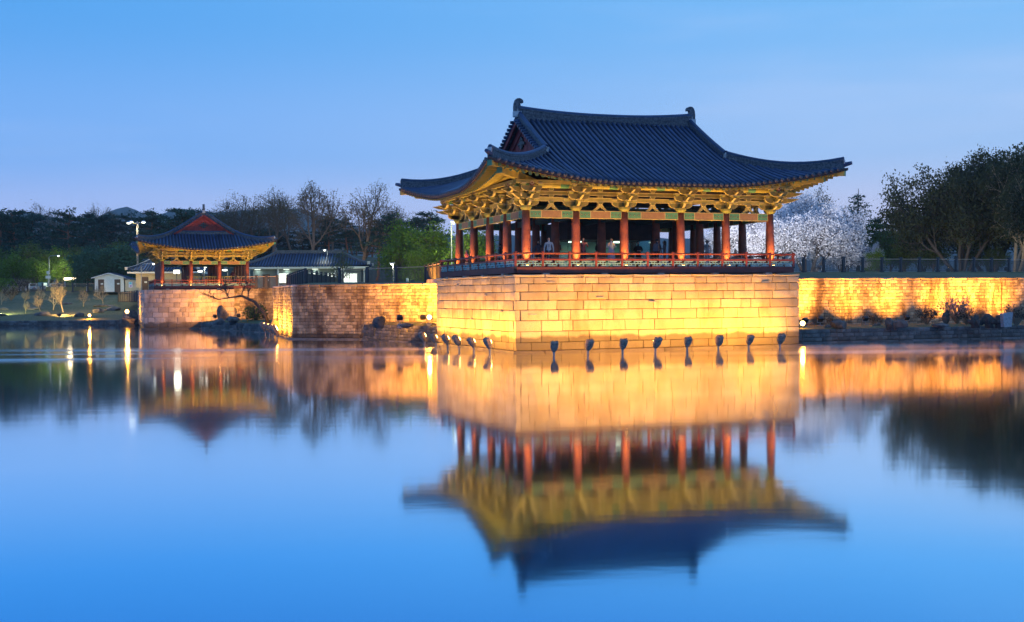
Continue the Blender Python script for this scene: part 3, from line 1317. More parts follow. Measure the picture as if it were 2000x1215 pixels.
t = NT('pond_water')
sep = t.new('SeparateXYZ')
t.link(t.new('NewGeometry').outputs['Position'], sep.inputs[0])
Y_ = t.math('ADD', sep.outputs[1], t.math('MULTIPLY', t.noise(1., 2, t.pos((.03, .03, 1))), 14.))
band = t.math('MULTIPLY', t.rng(Y_, 61, 70), t.rng(Y_, 74, 90, 1., 0.))       # a strip of water ruffled by a breath of wind
streak = t.rng(t.noise(1., 4, t.pos((.025, .22, 1)), .55), .36, .62)
m_ = t.math('MULTIPLY', band, streak)
rough_lin = t.math('ADD', t.math('MULTIPLY', m_, .14), .062)
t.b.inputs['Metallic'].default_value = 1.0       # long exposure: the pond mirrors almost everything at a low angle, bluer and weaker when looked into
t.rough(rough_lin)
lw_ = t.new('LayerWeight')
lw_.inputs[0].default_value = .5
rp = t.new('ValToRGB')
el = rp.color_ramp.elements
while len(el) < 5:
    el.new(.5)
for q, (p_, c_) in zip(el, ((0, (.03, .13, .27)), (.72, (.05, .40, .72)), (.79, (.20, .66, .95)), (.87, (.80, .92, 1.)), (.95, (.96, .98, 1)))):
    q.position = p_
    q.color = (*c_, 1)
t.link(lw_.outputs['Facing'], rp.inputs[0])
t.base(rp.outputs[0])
t.bump(t.noise(1., 3, t.pos((.5, 1.3, 1)), .5), .004, .3)
b = MB()
b.poly([(-400, -90, 0), (400, -90, 0), (400, 200, 0), (-400, 200, 0)])
struct('pond_water', b, t.m)

B_R = uv(17.817, 0)
RW0, RW1 = Vector((20.1, 83.9, 0)), Vector((20.1, 83.9, 0)) + Vector((.937, .349, 0)) * 34
LP_A = Vector((-36.6, 118.5, 0))
LP_B = LP_A + DU * 8.8
LP_BACK = LP_A + DV * 19.4
W2_A = LP_B + DV * .6
W2_B = W2_A + DU * 6.5
M_A, M_B, M_C = Vector((-20.6, 102.5, 0)), Vector((-16.3, 88.5, 0)), Vector((-5.2, 84.3, 0))
M_D = Vector((-16.8, 103.8, 0))
in_ = .25
land = [(-3000, 178), (LP_BACK.x - 12.5, 178), (LP_BACK.x + .3, LP_BACK.y), (LP_A.x + .3, LP_A.y + .3), (LP_B.x - .3, LP_B.y + .3), (W2_A.x, W2_A.y + .3), (W2_B.x, W2_B.y + .3),
        (M_D.x + .2, M_D.y), (M_A.x + .3, M_A.y - .2), (M_B.x + .3, M_B.y + .3), (M_C.x, M_C.y + .3), tuple(uv(2, 15.5))[:2], tuple(uv(17, 12.5))[:2],
        (RW0.x, RW0.y + .3), (RW1.x, RW1.y + .3), (400, 215), (3000, 1000), (3000, 3000), (-3000, 3000)]
b = MB()
ZG = 3.85
b.poly([(x, y, ZG) for x, y in land])
bm_ = b.mesh('park_ground', park_m)
bmx = bmesh.new()
bmx.from_mesh(bm_)
bmesh.ops.triangulate(bmx, faces=bmx.faces, ngon_method='EAR_CLIP')
bmx.to_mesh(bm_)
bmx.free()
o = put('park_ground', bm_)
o['kind'] = 'structure'

# left bank sloping from the water's edge to the fence
b = MB()


def bank(p, q):
    lo = Vector((-125 + (LP_BACK.x + .2 + 125) * p, 139.5 - 2.6 * p, .58))
    hi = Vector((-190 + (LP_BACK.x - 12.3 + 190) * p, 178, 4.25))
    v = lo.lerp(hi, q)
    v.z = .58 + 3.67 * (q ** .85) + .25 * noise.noise(Vector((v.x * .12, v.y * .12, 1)))* min(1, q * 4) * min(1, (1 - q) * 5)
    return v


b.grid(bank, 70, 24)
struct('grass_bank', b, grass_m, True)

# lawn behind the wall on the right
b = MB()


def lawn(p, q):
    a = uv(17.6, 12.0).lerp(RW1 + DU * 12, p)
    v = a + DV * (q * 60)
    v.z = 4.12 + .68 * min(1, q * 60 / 7) + (.05 * noise.noise(v * .3) if q > 0 else 0)
    return v


b.grid(lawn, 40, 30)
struct('lawn', b, grass_m, True)
b = MB()
b.grid(lambda p, q: Vector((-16 + 13 * p, 87.6 - 4 * p + 40 * q, 4.02 + .25 * min(1, q * 5) + .03 * noise.noise(Vector((p * 9, q * 9, 0))))), 12, 12)
struct('lawn', b, grass_m, True)


def terrace(pts, z, bulge=.12):
    b = MB()
    c = sum((Vector(p) for p in pts), Vector((0, 0))) / len(pts)
    n = len(pts)
    rings = []
    for k in (1., .75, .45):
        ring = []
        for i in range(n):
            p, q = Vector(pts[i]), Vector(pts[(i + 1) % n])
            for j in range(4):
                w = c + (p.lerp(q, j / 4) - c) * k
                ring.append(Vector((w.x, w.y, z + (bulge * (1 - k) * 1.6 + .1 * abs(noise.noise(Vector((w.x * .6, w.y * .6, 2)))) if k < 1 else 0))))
        rings.append(ring)
    m = len(rings[0])
    for a, d in zip(rings, rings[1:]):
        for i in range(m):
            j = (i + 1) % m
            b.poly([a[i], a[j], d[j], d[i]])
    b.poly(rings[-1])
    struct('terrace', b, grass_m, True)


T2 = lambda v: (v.x, v.y)
terrace([T2(uv(17.7, 3.75)), T2(uv(26, 3.75)), T2(uv(34, 3.75)), T2(uv(44, 3.75)), T2(uv(58, 3.9)), T2(RW1), T2(RW0 + (RW1 - RW0) * .5), T2(RW0)], .84, .05)
terrace([(-30.3, 116.9), (-26.3, 112.6), (-21.9, 105.3), (-20.6, 102.9), (-16.9, 104.), (-21.9, 123.6), (-28, 122.), (-31, 120.9)], .74, .25)
terrace([(-10.7, 86.6), (-6.8, 81.6), (-4.7, 78.7), (-5.2, 84.2)], 1.12, .2)

# mound behind the office and far hills
b = MB()


def mound(p, q):
    x, y = -90 + 130 * p, 186 + 90 * q
    h = 7.2 * math.exp(-((x + 34) / 26) ** 2 - ((y - 228) / 26) ** 2) + 3.0 * math.exp(-((x + 80) / 26) ** 2 - ((y - 240) / 25) ** 2)
    return Vector((x, y, 3.83 + h + .15 * noise.noise(Vector((x * .1, y * .1, 0)))))


b.grid(mound, 50, 36)
struct('grass_mound', b, ground_mat('mound_turf', (.05, .065, .02), (.09, .075, .03), (.12, .08, .04), .09, 1.2), True)

hill_m = ground_mat('wooded_hillside', (.02, .035, .03), (.03, .045, .035), (.015, .025, .022), .02, .06)
b = MB()


def hills(px0, px1, prof, d, depth, seed):
    n = 160

    def f(p, q):
        px = px0 + (px1 - px0) * p
        # skyline as height above the horizon in pixels, read along the ridge
        for (a, ha), (c, hc) in zip(prof, prof[1:]):
            if a <= px <= c:
                w = (px - a) / (c - a)
                w = w * w * (3 - 2 * w)
                h = ha + (hc - ha) * w
                break
        else:
            h = 40
        x = xat(px, d)
        top = h / F_PX * d
        e = 1 - abs(q * 2 - 1)
        z = top * (e ** .8) + 5 * noise.noise(Vector((px * .25, q * 4, seed))) * e + 2.5 * noise.noise(Vector((px * .8, q * 9, seed)))
        return Vector((x * (1 + .0 * q), d - depth * .5 + depth * q, z))
    b.grid(f, n, 16)


hills(-500, 2500, [(-500, 120), (-100, 150), (20, 168), (60, 172), (120, 160), (185, 160), (222, 172), (245, 179), (270, 172), (300, 160), (320, 168), (345, 176), (400, 172), (450, 168), (480, 172), (540, 178), (590, 174), (640, 158), (700, 140), (900, 120), (1300, 110), (1700, 120), (2500, 110)], 1900, 700, 3)
struct('hills', b, hill_m, True)

# ------------------------------------------------------------------ stone walls
pl = thing('stone_platform', 'tall platform of large pale granite blocks under the big pavilion', 'stone wall', ORG)
cs = [.44, .60, .60, .58, .52, .47, .44, .36]
cop = (.13, .06, (1.2, 2.4), granite)
wall(pl, uv(0, 0), uv(17.817, 0), .12, cs, (.62, 1.85), granite, 3, flat=True, depth=.3, gap=.03, proud=.04, trim0=.3, coping=cop, name='granite_block')
wall(pl, uv(-.615, 13.593), uv(0, 0), .12, cs, (.62, 1.85), granite, 8, flat=True, depth=.3, gap=.03, proud=.04, trim1=.3, coping=cop, name='granite_block')
wall(pl, uv(17.817, 0), uv(17.9, 12.5), .12, cs, (.62, 1.85), granite, 12, flat=True, depth=.3, gap=.03, proud=.04, trim0=.3, coping=cop, name='granite_block')
for p, q in ((uv(-.2, -.22), uv(18.05, -.22)), (uv(-.8, 13.6), uv(-.22, .1)), (uv(18.05, 0), uv(18.1, 12))):
    wall(pl, p, q, -.3, [.42], (1.6, 2.8), oldstone, 21, flat=True, depth=.5, name='footing_stone', coreback=0)
b = MB()
o0 = pl.location
b.add([tuple(uv(u, v, z) - o0) for z in (4.0, 4.245) for u, v in ((.1, .1), (17.7, .1), (17.7, 16.8), (-.4, 16.8))], [(0, 1, 5, 4), (1, 2, 6, 5), (2, 3, 7, 6), (3, 0, 4, 7), (4, 5, 6, 7)])
put('deck', b.mesh('deck', oldstone), pl)
# grey slips of stone that stick out of the face here and there
r_ = random.Random(4)
for u, z in ((2.05, 3.86), (8.2, 2.72), (15.5, 3.80), (1.0, 2.1), (5.0, 3.0)):
    b = MB()
    b.box((0, 0, 0), (.42 + r_.random() * .15, .12, .055))
    put('stone_slip', b.mesh('stone_slip', stem_m), pl, frame(uv(u, -.05, z) - o0, DU))
for v, z in ((9.3, 3.75), (4.4, 3.15), (2.0, 2.25), (6.9, 1.75)):
    b = MB()
    b.box((0, 0, 0), (.40, .12, .055))
    put('stone_slip', b.mesh('stone_slip', stem_m), pl, frame(uv(-.045 * v - .03, v, z) - o0, DV))

rw = thing('retaining_wall', 'long floodlit wall of small yellow stones right of the platform, below the fence', 'stone wall', RW0)
RWD = (RW1 - RW0).normalized()
J = RW0 + RWD * 18.1
wall(rw, RW0 - RWD * 3, J, .5, [.235] * 15, (.28, .52), wallstone, 31, parts=False, depth=.25, gap=.022, proud=.035, coping=(.14, .02, (.9, 1.7), wallstone))
rw2 = thing('retaining_wall', 'short stretch of stained stone wall beyond the vertical joint at the far right edge', 'stone wall', J)
nrm = Vector((RWD.y, -RWD.x, 0))
wall(rw2, J + nrm * .12 + RWD * .02, RW1 + nrm * .12, .5, [.235] * 15, (.28, .52), wallstone, 32, parts=False, depth=.25, gap=.022, proud=.035, coping=(.14, .02, (.9, 1.7), wallstone))

lw = thing('low_wall', 'low dark stone wall along the water below the right-hand terrace', 'stone wall', uv(17.9, 3.6))
wall(lw, uv(17.9, 3.6), uv(58, 3.6), .08, [.25, .26, .24], (.3, .62), darkstone, 41, depth=.3, proud=.05, n_parts=200)
wall(lw, uv(17.9, 3.35), uv(58, 3.35), -.3, [.37], (.8, 1.6), darkstone, 42, flat=True, depth=.5, name='footing_stone', n_parts=60)

mw = thing('retaining_wall', 'tall wall of small stained stones between the two lit corners, left of the big platform', 'stone wall', M_B)
wall(mw, M_B, M_C, .12, [.235] * 16, (.3, .55), wallstone, 51, parts=False, depth=.25, trim0=0, gap=.022, proud=.035, coping=(.16, .03, (.8, 1.6), oldstone))
wall(mw, M_A, M_B, .12, [.235] * 16, (.3, .55), wallstone, 52, parts=False, depth=.25, trim1=0, gap=.022, proud=.035, coping=(.16, .03, (.8, 1.6), oldstone))
wall(mw, M_D, M_A, .12, [.235] * 16, (.3, .55), wallstone, 53, parts=False, depth=.25, trim1=.25, proud=.03)
nM = (M_C - M_B).normalized()
nM = Vector((nM.y, -nM.x, 0))
nA = (M_B - M_A).normalized()
nA = Vector((nA.y, -nA.x, 0))
wall(mw, M_B + nM * .28 + nA * .28, M_C + nM * .28, -.3, [.40], (.9, 1.9), darkstone, 54, flat=True, depth=.5, name='footing_stone')
wall(mw, M_A + nA * .28, M_B + nA * .28 - Vector((0, .3, 0)), -.3, [.40], (.9, 1.9), oldstone, 55, flat=True, depth=.5, name='footing_stone')

lpw = thing('stone_platform', 'weathered platform of big pinkish blocks under the smaller pavilion', 'stone wall', LP_A)
cl = [.5, .52, .5, .5, .48, .46, .44, .40]
wall(lpw, LP_A, LP_B, .14, cl, (.45, 1.15), oldstone, 61, depth=.35, trim0=.35, proud=.05)
wall(lpw, LP_BACK, LP_A, .14, cl, (.45, 1.15), oldstone, 62, depth=.35, trim1=.35, proud=.04)
wall(lpw, LP_A + DV * -.3 - DU * .3, LP_B - DV * .3, -.3, [.44], (1.2, 2.2), oldstone, 63, flat=True, depth=.5, name='footing_stone')
b = MB()
o0 = lpw.location
cs_ = [LP_A + DU * .1 + DV * .1, LP_B + DV * .1 - DU * .05, LP_B + DV * 15, LP_A + DV * 15 + DU * .1]
b.add([(p.x - o0.x, p.y - o0.y, z) for z in (3.5, 3.93) for p in cs_], [(0, 1, 5, 4), (1, 2, 6, 5), (2, 3, 7, 6), (3, 0, 4, 7), (4, 5, 6, 7)])
put('deck', b.mesh('deck', oldstone), lpw)
w2 = thing('retaining_wall', 'lit stone wall behind the leaning tree, right of the smaller pavilion platform', 'stone wall', W2_A)
wall(w2, W2_A, W2_B, .14, [.26] * 15, (.35, .65), wallstone, 71, parts=False, depth=.3, proud=.03)

w3 = thing('low_wall', 'low dark stone edge of the islet with the leaning tree', 'stone wall', (-30.4, 116.6, 0))
pts = [Vector((-31.5, 120.6, 0)), Vector((-30.4, 116.6, 0)), Vector((-26.4, 112.3, 0)), Vector((-22, 105, 0)), Vector((-20.4, 102.2, 0))]
for i in range(4):
    wall(w3, pts[i], pts[i + 1], .0, [.24, .25, .24], (.35, .7), darkstone, 81 + i, depth=.3, proud=.06)
    d_ = (pts[i + 1] - pts[i]).normalized()
    n_ = Vector((d_.y, -d_.x, 0)) * .22
    wall(w3, pts[i] + n_, pts[i + 1] + n_, -.3, [.36], (.8, 1.5), darkstone, 85 + i, flat=True, depth=.4, name='footing_stone')
w4 = thing('low_wall', 'rough dark stone wall below the shrubs at the big platform, left of its corner', 'stone wall', (-10.8, 86.5, 0))
pts = [Vector((-11.2, 87.0, 0)), Vector((-10.8, 86.4, 0)), Vector((-6.9, 81.3, 0)), Vector((-4.4, 78.0, 0))]
for i in range(3):
    wall(w4, pts[i], pts[i + 1], .06, [.22, .2, .22, .21, .2], (.28, .6), darkstone, 91 + i, depth=.3, proud=.08)
    d_ = (pts[i + 1] - pts[i]).normalized()
    n_ = Vector((d_.y, -d_.x, 0)) * .25
    wall(w4, pts[i] + n_, pts[i + 1] + n_, -.3, [.36], (.8, 1.5), darkstone, 95 + i, flat=True, depth=.4, name='footing_stone')
w5 = thing('low_wall', 'low rubble edge along the water under the grassy left bank', 'stone wall', (LP_BACK.x, 137, 0))
wall(w5, Vector((-125, 139.4, 0)), Vector((LP_BACK.x, 136.9, 0)), -.2, [.28, .26, .26], (.35, .8), darkstone, 99, parts=False, depth=.4, proud=.12)

# ------------------------------------------------------------------ floodlights standing in the water
def fixture_meshes():
    b = MB()
    nu, nv = 14, 12
    for i in range(nv + 1):
        ph = i / nv
        z = ph
        # narrow foot, wide shoulders, flat top
        w = .15 + .11 * min(1, ph * 2.4) - (.035 if ph > .95 else 0)
        dth = .10 + .07 * min(1, ph * 2)
        for j in range(nu):
            a = 2 * PI * j / nu
            c, s_ = math.cos(a), math.sin(a)
            e = .55
            x = math.copysign(abs(c) ** e, c) * w
            y = math.copysign(abs(s_) ** e, s_) * dth
            q = Vector((x, y, z * .68))
            q *= 1 + .05 * noise.noise(q * 6 + Vector((3, 1, 2))) + .07 * noise.noise(q * 15)
            b.v.append(tuple(q))
    for i in range(nv):
        for j in range(nu):
            j2 = (j + 1) % nu
            b.f.append((i * nu + j, i * nu + j2, (i + 1) * nu + j2, (i + 1) * nu + j))
            b.m.append(0)
    b.f.append(tuple(range(nu))[::-1])
    b.f.append(tuple(nv * nu + j for j in range(nu)))
    b.m += [0, 0]
    head = b.mesh('shrouded_head', wrap_m, True)
    s_ = MB()
    s_.tube([Vector((0, 0, -.6)), Vector((.0, 0, .08)), Vector((0, 0, .3)), Vector((0, .0, .40))], [.045, .05, .075, .11], 9)
    stem = s_.mesh('stem', stem_m, True)
    l = MB()
    l.tube([Vector((0, .175, .38)), Vector((0, .20, .38))], .17, 14)
    lens = l.mesh('lens', lamp_warm)
    return head, stem, lens


FX = fixture_meshes()


def water_floodlight(base, aim, label, group, power, s=1., tilt=30):
    """aim: horizontal direction of the beam"""
    a = Vector((aim.x, aim.y, 0)).normalized()
    t = thing('floodlight', label, 'floodlight', base, math.atan2(a.y, a.x) - PI / 2, group)
    put('stem', FX[1], t)
    M = Matrix.Translation((0, 0, .30)) @ Matrix.Rotation(R(tilt), 4, 'X') @ Matrix.Scale(s, 4)
    h = put('shrouded_head', FX[0], t, M)
    put('lens', FX[2], h)
    c = M @ Vector((0, .235, .38))
    d = (M.to_3x3() @ Vector((0, 1, 0))).normalized()
    lamp(t, 'AREA', c, power, SODIUM, c + d, .3, 170)
    return t


ORD = ['first', 'second', 'third', 'fourth', 'fifth', 'sixth', 'seventh', 'eighth']
G_F = 'shrouded floodlights standing in the water'
P_FIX = 260
for i, (x, y) in enumerate([(1082, 697), (1148, 694.5), (1216, 692), (1280, 689.5), (1342, 687), (1403, 684.5), (1462, 682.5), (1523, 680.5)]):
    water_floodlight(atz(x, y), DV + DU * (.18, -.12, .05, -.2, .1, .22, -.05, .12)[i], f'shrouded floodlight in the water along the platform front, {ORD[i]} from the near corner', G_F, P_FIX, (.78, .84, .80, .86)[i % 4], 24 + (i * 5) % 9)
for i, (x, y) in enumerate([(957, 691), (926, 688), (897, 684.5), (875, 681.5), (852, 678), (829.5, 675)]):
    water_floodlight(atz(x, y), DU + DV * .25, f'shrouded floodlight in the water by the platform\'s shaded left side, {ORD[i]} from the near corner', G_F, P_FIX * .75, (.88, .84, .92)[i % 3], 25 + (i * 7) % 8)
for i, (x, y) in enumerate([(541, 661), (534, 658), (526, 655.5), (518, 653)]):
    water_floodlight(atz(x, y), DU, f'shrouded floodlight in the water near the islet, {ORD[i]} from the lit wall corner', G_F, P_FIX * 1.7, 1.15, 27)

# ------------------------------------------------------------------ floodlights on land
gl = MB()
gl.prism([(-.16, -.14), (.16, -.14), (.2, .0), (.16, .15), (-.16, .15), (-.2, .0)], -.1, .12, 0)
GL_HEAD = fixn(gl.mesh('lamp_head', black_m))
gl = MB()
gl.tube([Vector((0, .122, 0)), Vector((0, .135, 0))], .14, 14)
GL_LENS = gl.mesh('lens', lamp_warm)
gl = MB()
gl.tube([Vector((0, .122, 0)), Vector((0, .16, 0))], .16, 14)
GL_STAR = gl.mesh('lens', lamp_star)
gl = MB()
gl.box((0, 0, -.12), (.3, .3, .3))
gl.tube([Vector((0, 0, 0)), Vector((0, 0, .2))], .03, 6)
gl.bar(Vector((-.22, 0, .2)), Vector((.22, 0, .2)), .04, .03)
gl.bar(Vector((-.22, 0, .2)), Vector((-.22, 0, .42)), .04, .03, up=Vector((1, 0, 0)))
gl.bar(Vector((.22, 0, .2)), Vector((.22, 0, .42)), .04, .03, up=Vector((1, 0, 0)))
GL_BASE = gl.mesh('yoke', stem_m)


def ground_floodlight(base, aim, elev, label, group, power, color=SODIUM, star=False, s=1., spread=150, size=.24):
    a = Vector((aim.x, aim.y, 0)).normalized()
    t = thing('ground_floodlight', label, 'floodlight', base, math.atan2(a.y, a.x) - PI / 2, group, s)
    put('yoke', GL_BASE, t)
    M = Matrix.Translation((0, 0, .42)) @ Matrix.Rotation(R(elev), 4, 'X')
    h = put('lamp_head', GL_HEAD, t, M)
    put('lens', GL_STAR if star else GL_LENS, h)
    c = M @ Vector((0, .2, 0))
    lamp(t, 'AREA', c, power, color, c + M.to_3x3() @ Vector((0, 1, 0)), size, spread)
    return t


G_G = 'floodlights on the ground'
DEEP = (1., .40, .045)
PG = 330
toW = -nrm
for i, (x, y, lb) in enumerate([(1602, 638, 'black floodlight on the right terrace, the one nearest the platform'), (1690, 639, 'black floodlight on the right terrace between the two groups of rocks'),
                                (1771, 640, 'black floodlight on the right terrace just right of the two big rocks'), (1866, 638, 'black floodlight under the flowering shrub on the right terrace'),
                                (1929, 639, 'black floodlight among stumps at the far right of the terrace'), (1988, 639, 'black floodlight by the dry shrub at the right edge')]):
    dx_ = (x - 1000) / F_PX           # where the sight line meets a line 2.4 m before the wall
    k_ = (RW0 + nrm * 2.4)
    q_ = (dx_ * k_.y - k_.x) / (RWD.x - dx_ * RWD.y)
    p = k_ + RWD * q_
    p.z = .9
    ground_floodlight(p, toW + RWD * .1, 40, lb, G_G, PG * (1. if i < 3 else 1.3), color=DEEP, spread=95)
# lamps that shine towards the pond
p = atd(1568, 632, 77.5)
ground_floodlight(Vector((p.x, p.y, p.z - .42)), Vector((-.35, -1, 0)), 8, 'glaring lamp at the right edge of the big platform above the low wall', G_G, 30, star=True, spread=180)
ground_floodlight(Vector((p.x + 1.0, p.y + 3.4, .86)), toW + RWD * -.1, 40, 'floodlight on the terrace close behind the glaring lamp', G_G, PG, color=DEEP, spread=95)
p = atd(838, 620, 80.0)
ground_floodlight(Vector((p.x, p.y, p.z - .42)), Vector((.2, -1, 0)), 8, 'glaring lamp left of the big platform above the rough dark wall', G_G, 45, star=True, spread=180)
p = atz(781, 633, 1.3)
ground_floodlight(Vector((p.x, p.y, 1.3)), Vector((-.25, 1, 0)), 35, 'small dark floodlight beside the lit shrub left of the big platform', G_G, 900, color=DEEP)
p = atd(826, 625, 81.3)
ground_floodlight(Vector((p.x, p.y, 1.25)), Vector((-.1, 1, 0)), 40, 'floodlight aimed at the wall corner left of the big platform', G_G, 1000, color=DEEP)
p = atd(522, 627, 113)
ground_floodlight(Vector((p.x - .3, p.y, .85)), Vector((-.1, 1, 0)), 40, 'floodlight behind the round bush on the islet', G_G, 520, color=DEEP)
p = atd(466, 625, 117)
ground_floodlight(Vector((p.x, p.y, .9)), Vector((-.45, 1, 0)), 40, 'floodlight between the upright rocks on the islet', G_G, 420, color=DEEP)
p = atd(420, 622, 117.5)
ground_floodlight(Vector((p.x, p.y, .85)), Vector((-1, .75, 0)), 30, 'low floodlight behind the bush at the left tip of the islet', G_G, 330, color=DEEP)


def bank_z(y):
    q = min(1, max(0, (y - 138.2) / 39.8))
    return .58 + 3.67 * q ** .85


def on_bank(px, py):
    """the point of the sloping bank seen at a pixel"""
    a, c = 136., 178.
    r = _ray(px, py)
    for _ in range(40):
        y = (a + c) / 2
        if CAM_H + r.z / r.y * y > bank_z(y):
            a = y
        else:
            c = y
    return Vector((xat(px, y), y, bank_z(y)))


p = atd(247, 609, 131)
ground_floodlight(Vector((p.x, p.y, p.z - .55)), Vector((.75, -1, 0)), 12, 'most glaring lamp on the left bank, next to the smaller platform', G_G, 360, star=True, s=1.3, spread=180)
ground_floodlight(on_bank(175, 623), Vector((.2, -1, 0)), 5, 'yellow lamp low on the left bank between small rocks', G_G, 160, star=True, s=1.0, spread=180)
ground_floodlight(on_bank(115.5, 622), Vector((.12, 1, 0)), 30, 'dark boxy floodlight shining up the bright bare tree on the bank', G_G, 900, color=(1, .66, .2))
ground_floodlight(on_bank(-3, 618), Vector((.2, 1, 0)), 25, 'pale floodlight at the left edge of the bank', G_G, 500, color=(.9, 1, .45))

# small uplights at the feet of the columns
up = MB()
up.lathe([(.09, 0), (.1, .02), (.1, .07), (.08, .09)], 10)
up.lathe([(.07, .09), (.07, .1)], 10, 1)
UP = up.mesh('column_uplight', [black_m, lamp_warm])


def uplight(par_M, x, y, ox, oy, label, power, group, s=1.):
    p = par_M @ Vector((x + ox, y + oy, ZF))
    t = thing('column_uplight', label, 'uplight', p, 0, group)
    put('can', UP, t)
    q = par_M @ Vector((x + ox * .3, y + oy * .3, ZF + 2.2))
    lamp(t, 'SPOT', (0, 0, .14), power, (1, .55, .15), q - p, .05, angle=95, blend=.9)


bpy.context.view_layer.update()
PM = Matrix.Translation(mc) @ Matrix.Rotation(TH, 4, 'Z')
for i, x in enumerate(main_pav.cx):
    uplight(PM, x, -main_pav.B, -.2, -.72, f'small uplight at the {ORD[i]} front column of the big pavilion, counted from the near corner', 480, 'column uplights')
for j, y in enumerate(main_pav.cy[1:]):
    uplight(PM, -main_pav.L, y, -.70, -.25, f'small uplight at the {ORD[j + 1]} column along the left side of the big pavilion', 420, 'column uplights')
LM = Matrix.Translation(LPC) @ Matrix.Rotation(TH + PI / 2, 4, 'Z') @ Matrix.Scale(.8, 4)
for j, y in enumerate(left_pav.cy[::-1]):
    uplight(LM, -left_pav.L, y, -.5, .1, f'small uplight at the {ORD[j]} front column of the smaller pavilion, from its left', 85, 'column uplights')

# ------------------------------------------------------------------ trees and shrubs
class Tree:
    def __init__(s, seed):
        s.r = random.Random(seed)
        s.w = MB()
        s.l = MB()
        s.tips = []

    def turn(s, d, a):
        ax = d.cross(Vector((s.r.uniform(-1, 1), s.r.uniform(-1, 1), s.r.uniform(-1, 1))))
        if ax.length < 1e-4:
            ax = Vector((1, 0, 0))
        return (Matrix.Rotation(a, 3, ax.normalized()) @ d).normalized()

    def branch(s, p, d, L, r, lev, P):
        R_ = s.r
        n = P.get('seg', 3)
        pts, rad = [p], [r]
        end = P['end'][min(lev, len(P['end']) - 1)]
        for i in range(n):
            up = P['up'][min(lev, len(P['up']) - 1)]
            d = (d + Vector((R_.gauss(0, 1), R_.gauss(0, 1), R_.gauss(0, 1))) * P['wob'] + Vector((0, 0, up))).normalized()
            p = p + d * (L / n)
            pts.append(p)
            rad.append(max(P['rmin'], r * (1 - (i + 1) / n * (1 - end))))
        s.w.tube(pts, rad, (8, 6, 4, 3, 3, 3)[min(lev, 5)], caps=False)
        if lev >= P['lev']:
            s.tips.append((p, d, r))
            s.tips.append(((pts[-2] + p) / 2, d, r))
            return
        k = P['k'][min(lev, len(P['k']) - 1)]
        t0 = P['t0'][min(lev, len(P['t0']) - 1)]
        for j in range(k):
            t = t0 + (1 - t0) * (j + R_.random() * .9) / k
            f = t * n
            i = min(n - 1, int(f))
            q = pts[i].lerp(pts[i + 1], f - i)
            dd = (pts[i + 1] - pts[i]).normalized()
            a = R(P['ang'][min(lev, len(P['ang']) - 1)]) * R_.uniform(.75, 1.25)
            # spread round the branch evenly
            ax = dd.orthogonal().normalized()
            ax = Matrix.Rotation(j * 2.4 + R_.uniform(-.5, .5), 3, dd) @ ax
            cd = (Matrix.Rotation(a, 3, ax) @ dd).normalized()
            rr = rad[i] * P['rr'] * (1 - .25 * t)
            s.branch(q, cd, L * P['lr'] * R_.uniform(.75, 1.15) * (1.15 - .45 * t if lev == 0 else 1), max(P['rmin'], rr), lev + 1, P)
        if P.get('lead', True):
            s.branch(p, d, L * P['lr'] * .8, max(P['rmin'], rad[-1]), lev + 1, P)

    def leaf(s, c, size, flat=0., asp=.6):
        R_ = s.r
        n = Vector((R_.gauss(0, 1), R_.gauss(0, 1), R_.gauss(0, 1) + flat * 3)).normalized()
        a = n.orthogonal().normalized()
        a = Matrix.Rotation(R_.uniform(0, 2 * PI), 3, n) @ a
        b = n.cross(a)
        h = size * R_.uniform(.6, 1.3) / 2
        s.l.poly([c - a * h, c + b * h * asp, c + a * h, c - b * h * asp])

    def leaves(s, per, rad, size, flat=0., squash=1., asp=.6, keep=1.):
        R_ = s.r
        for p, d, r in s.tips:
            if R_.random() > keep:
                continue
            for _ in range(per):
                o = Vector((R_.gauss(0, 1), R_.gauss(0, 1), R_.gauss(0, 1) * squash)) * rad * .55
                s.leaf(p + o, size, flat, asp)

    def done(s, name, wood, leaf, unit=False):
        if unit:        # bring the tree to a height of one metre, to be scaled when planted
            zs = sorted(v[2] for v in (s.w.v + s.l.v))
            k = 1 / zs[int(len(zs) * .992)]
            s.w.v = [(a * k, b * k, c * k) for a, b, c in s.w.v]
            s.l.v = [(a * k, b * k, c * k) for a, b, c in s.l.v]
        return (s.w.mesh(name + '_trunk', wood, True), s.l.mesh(name + '_crown', leaf) if s.l.f else None)


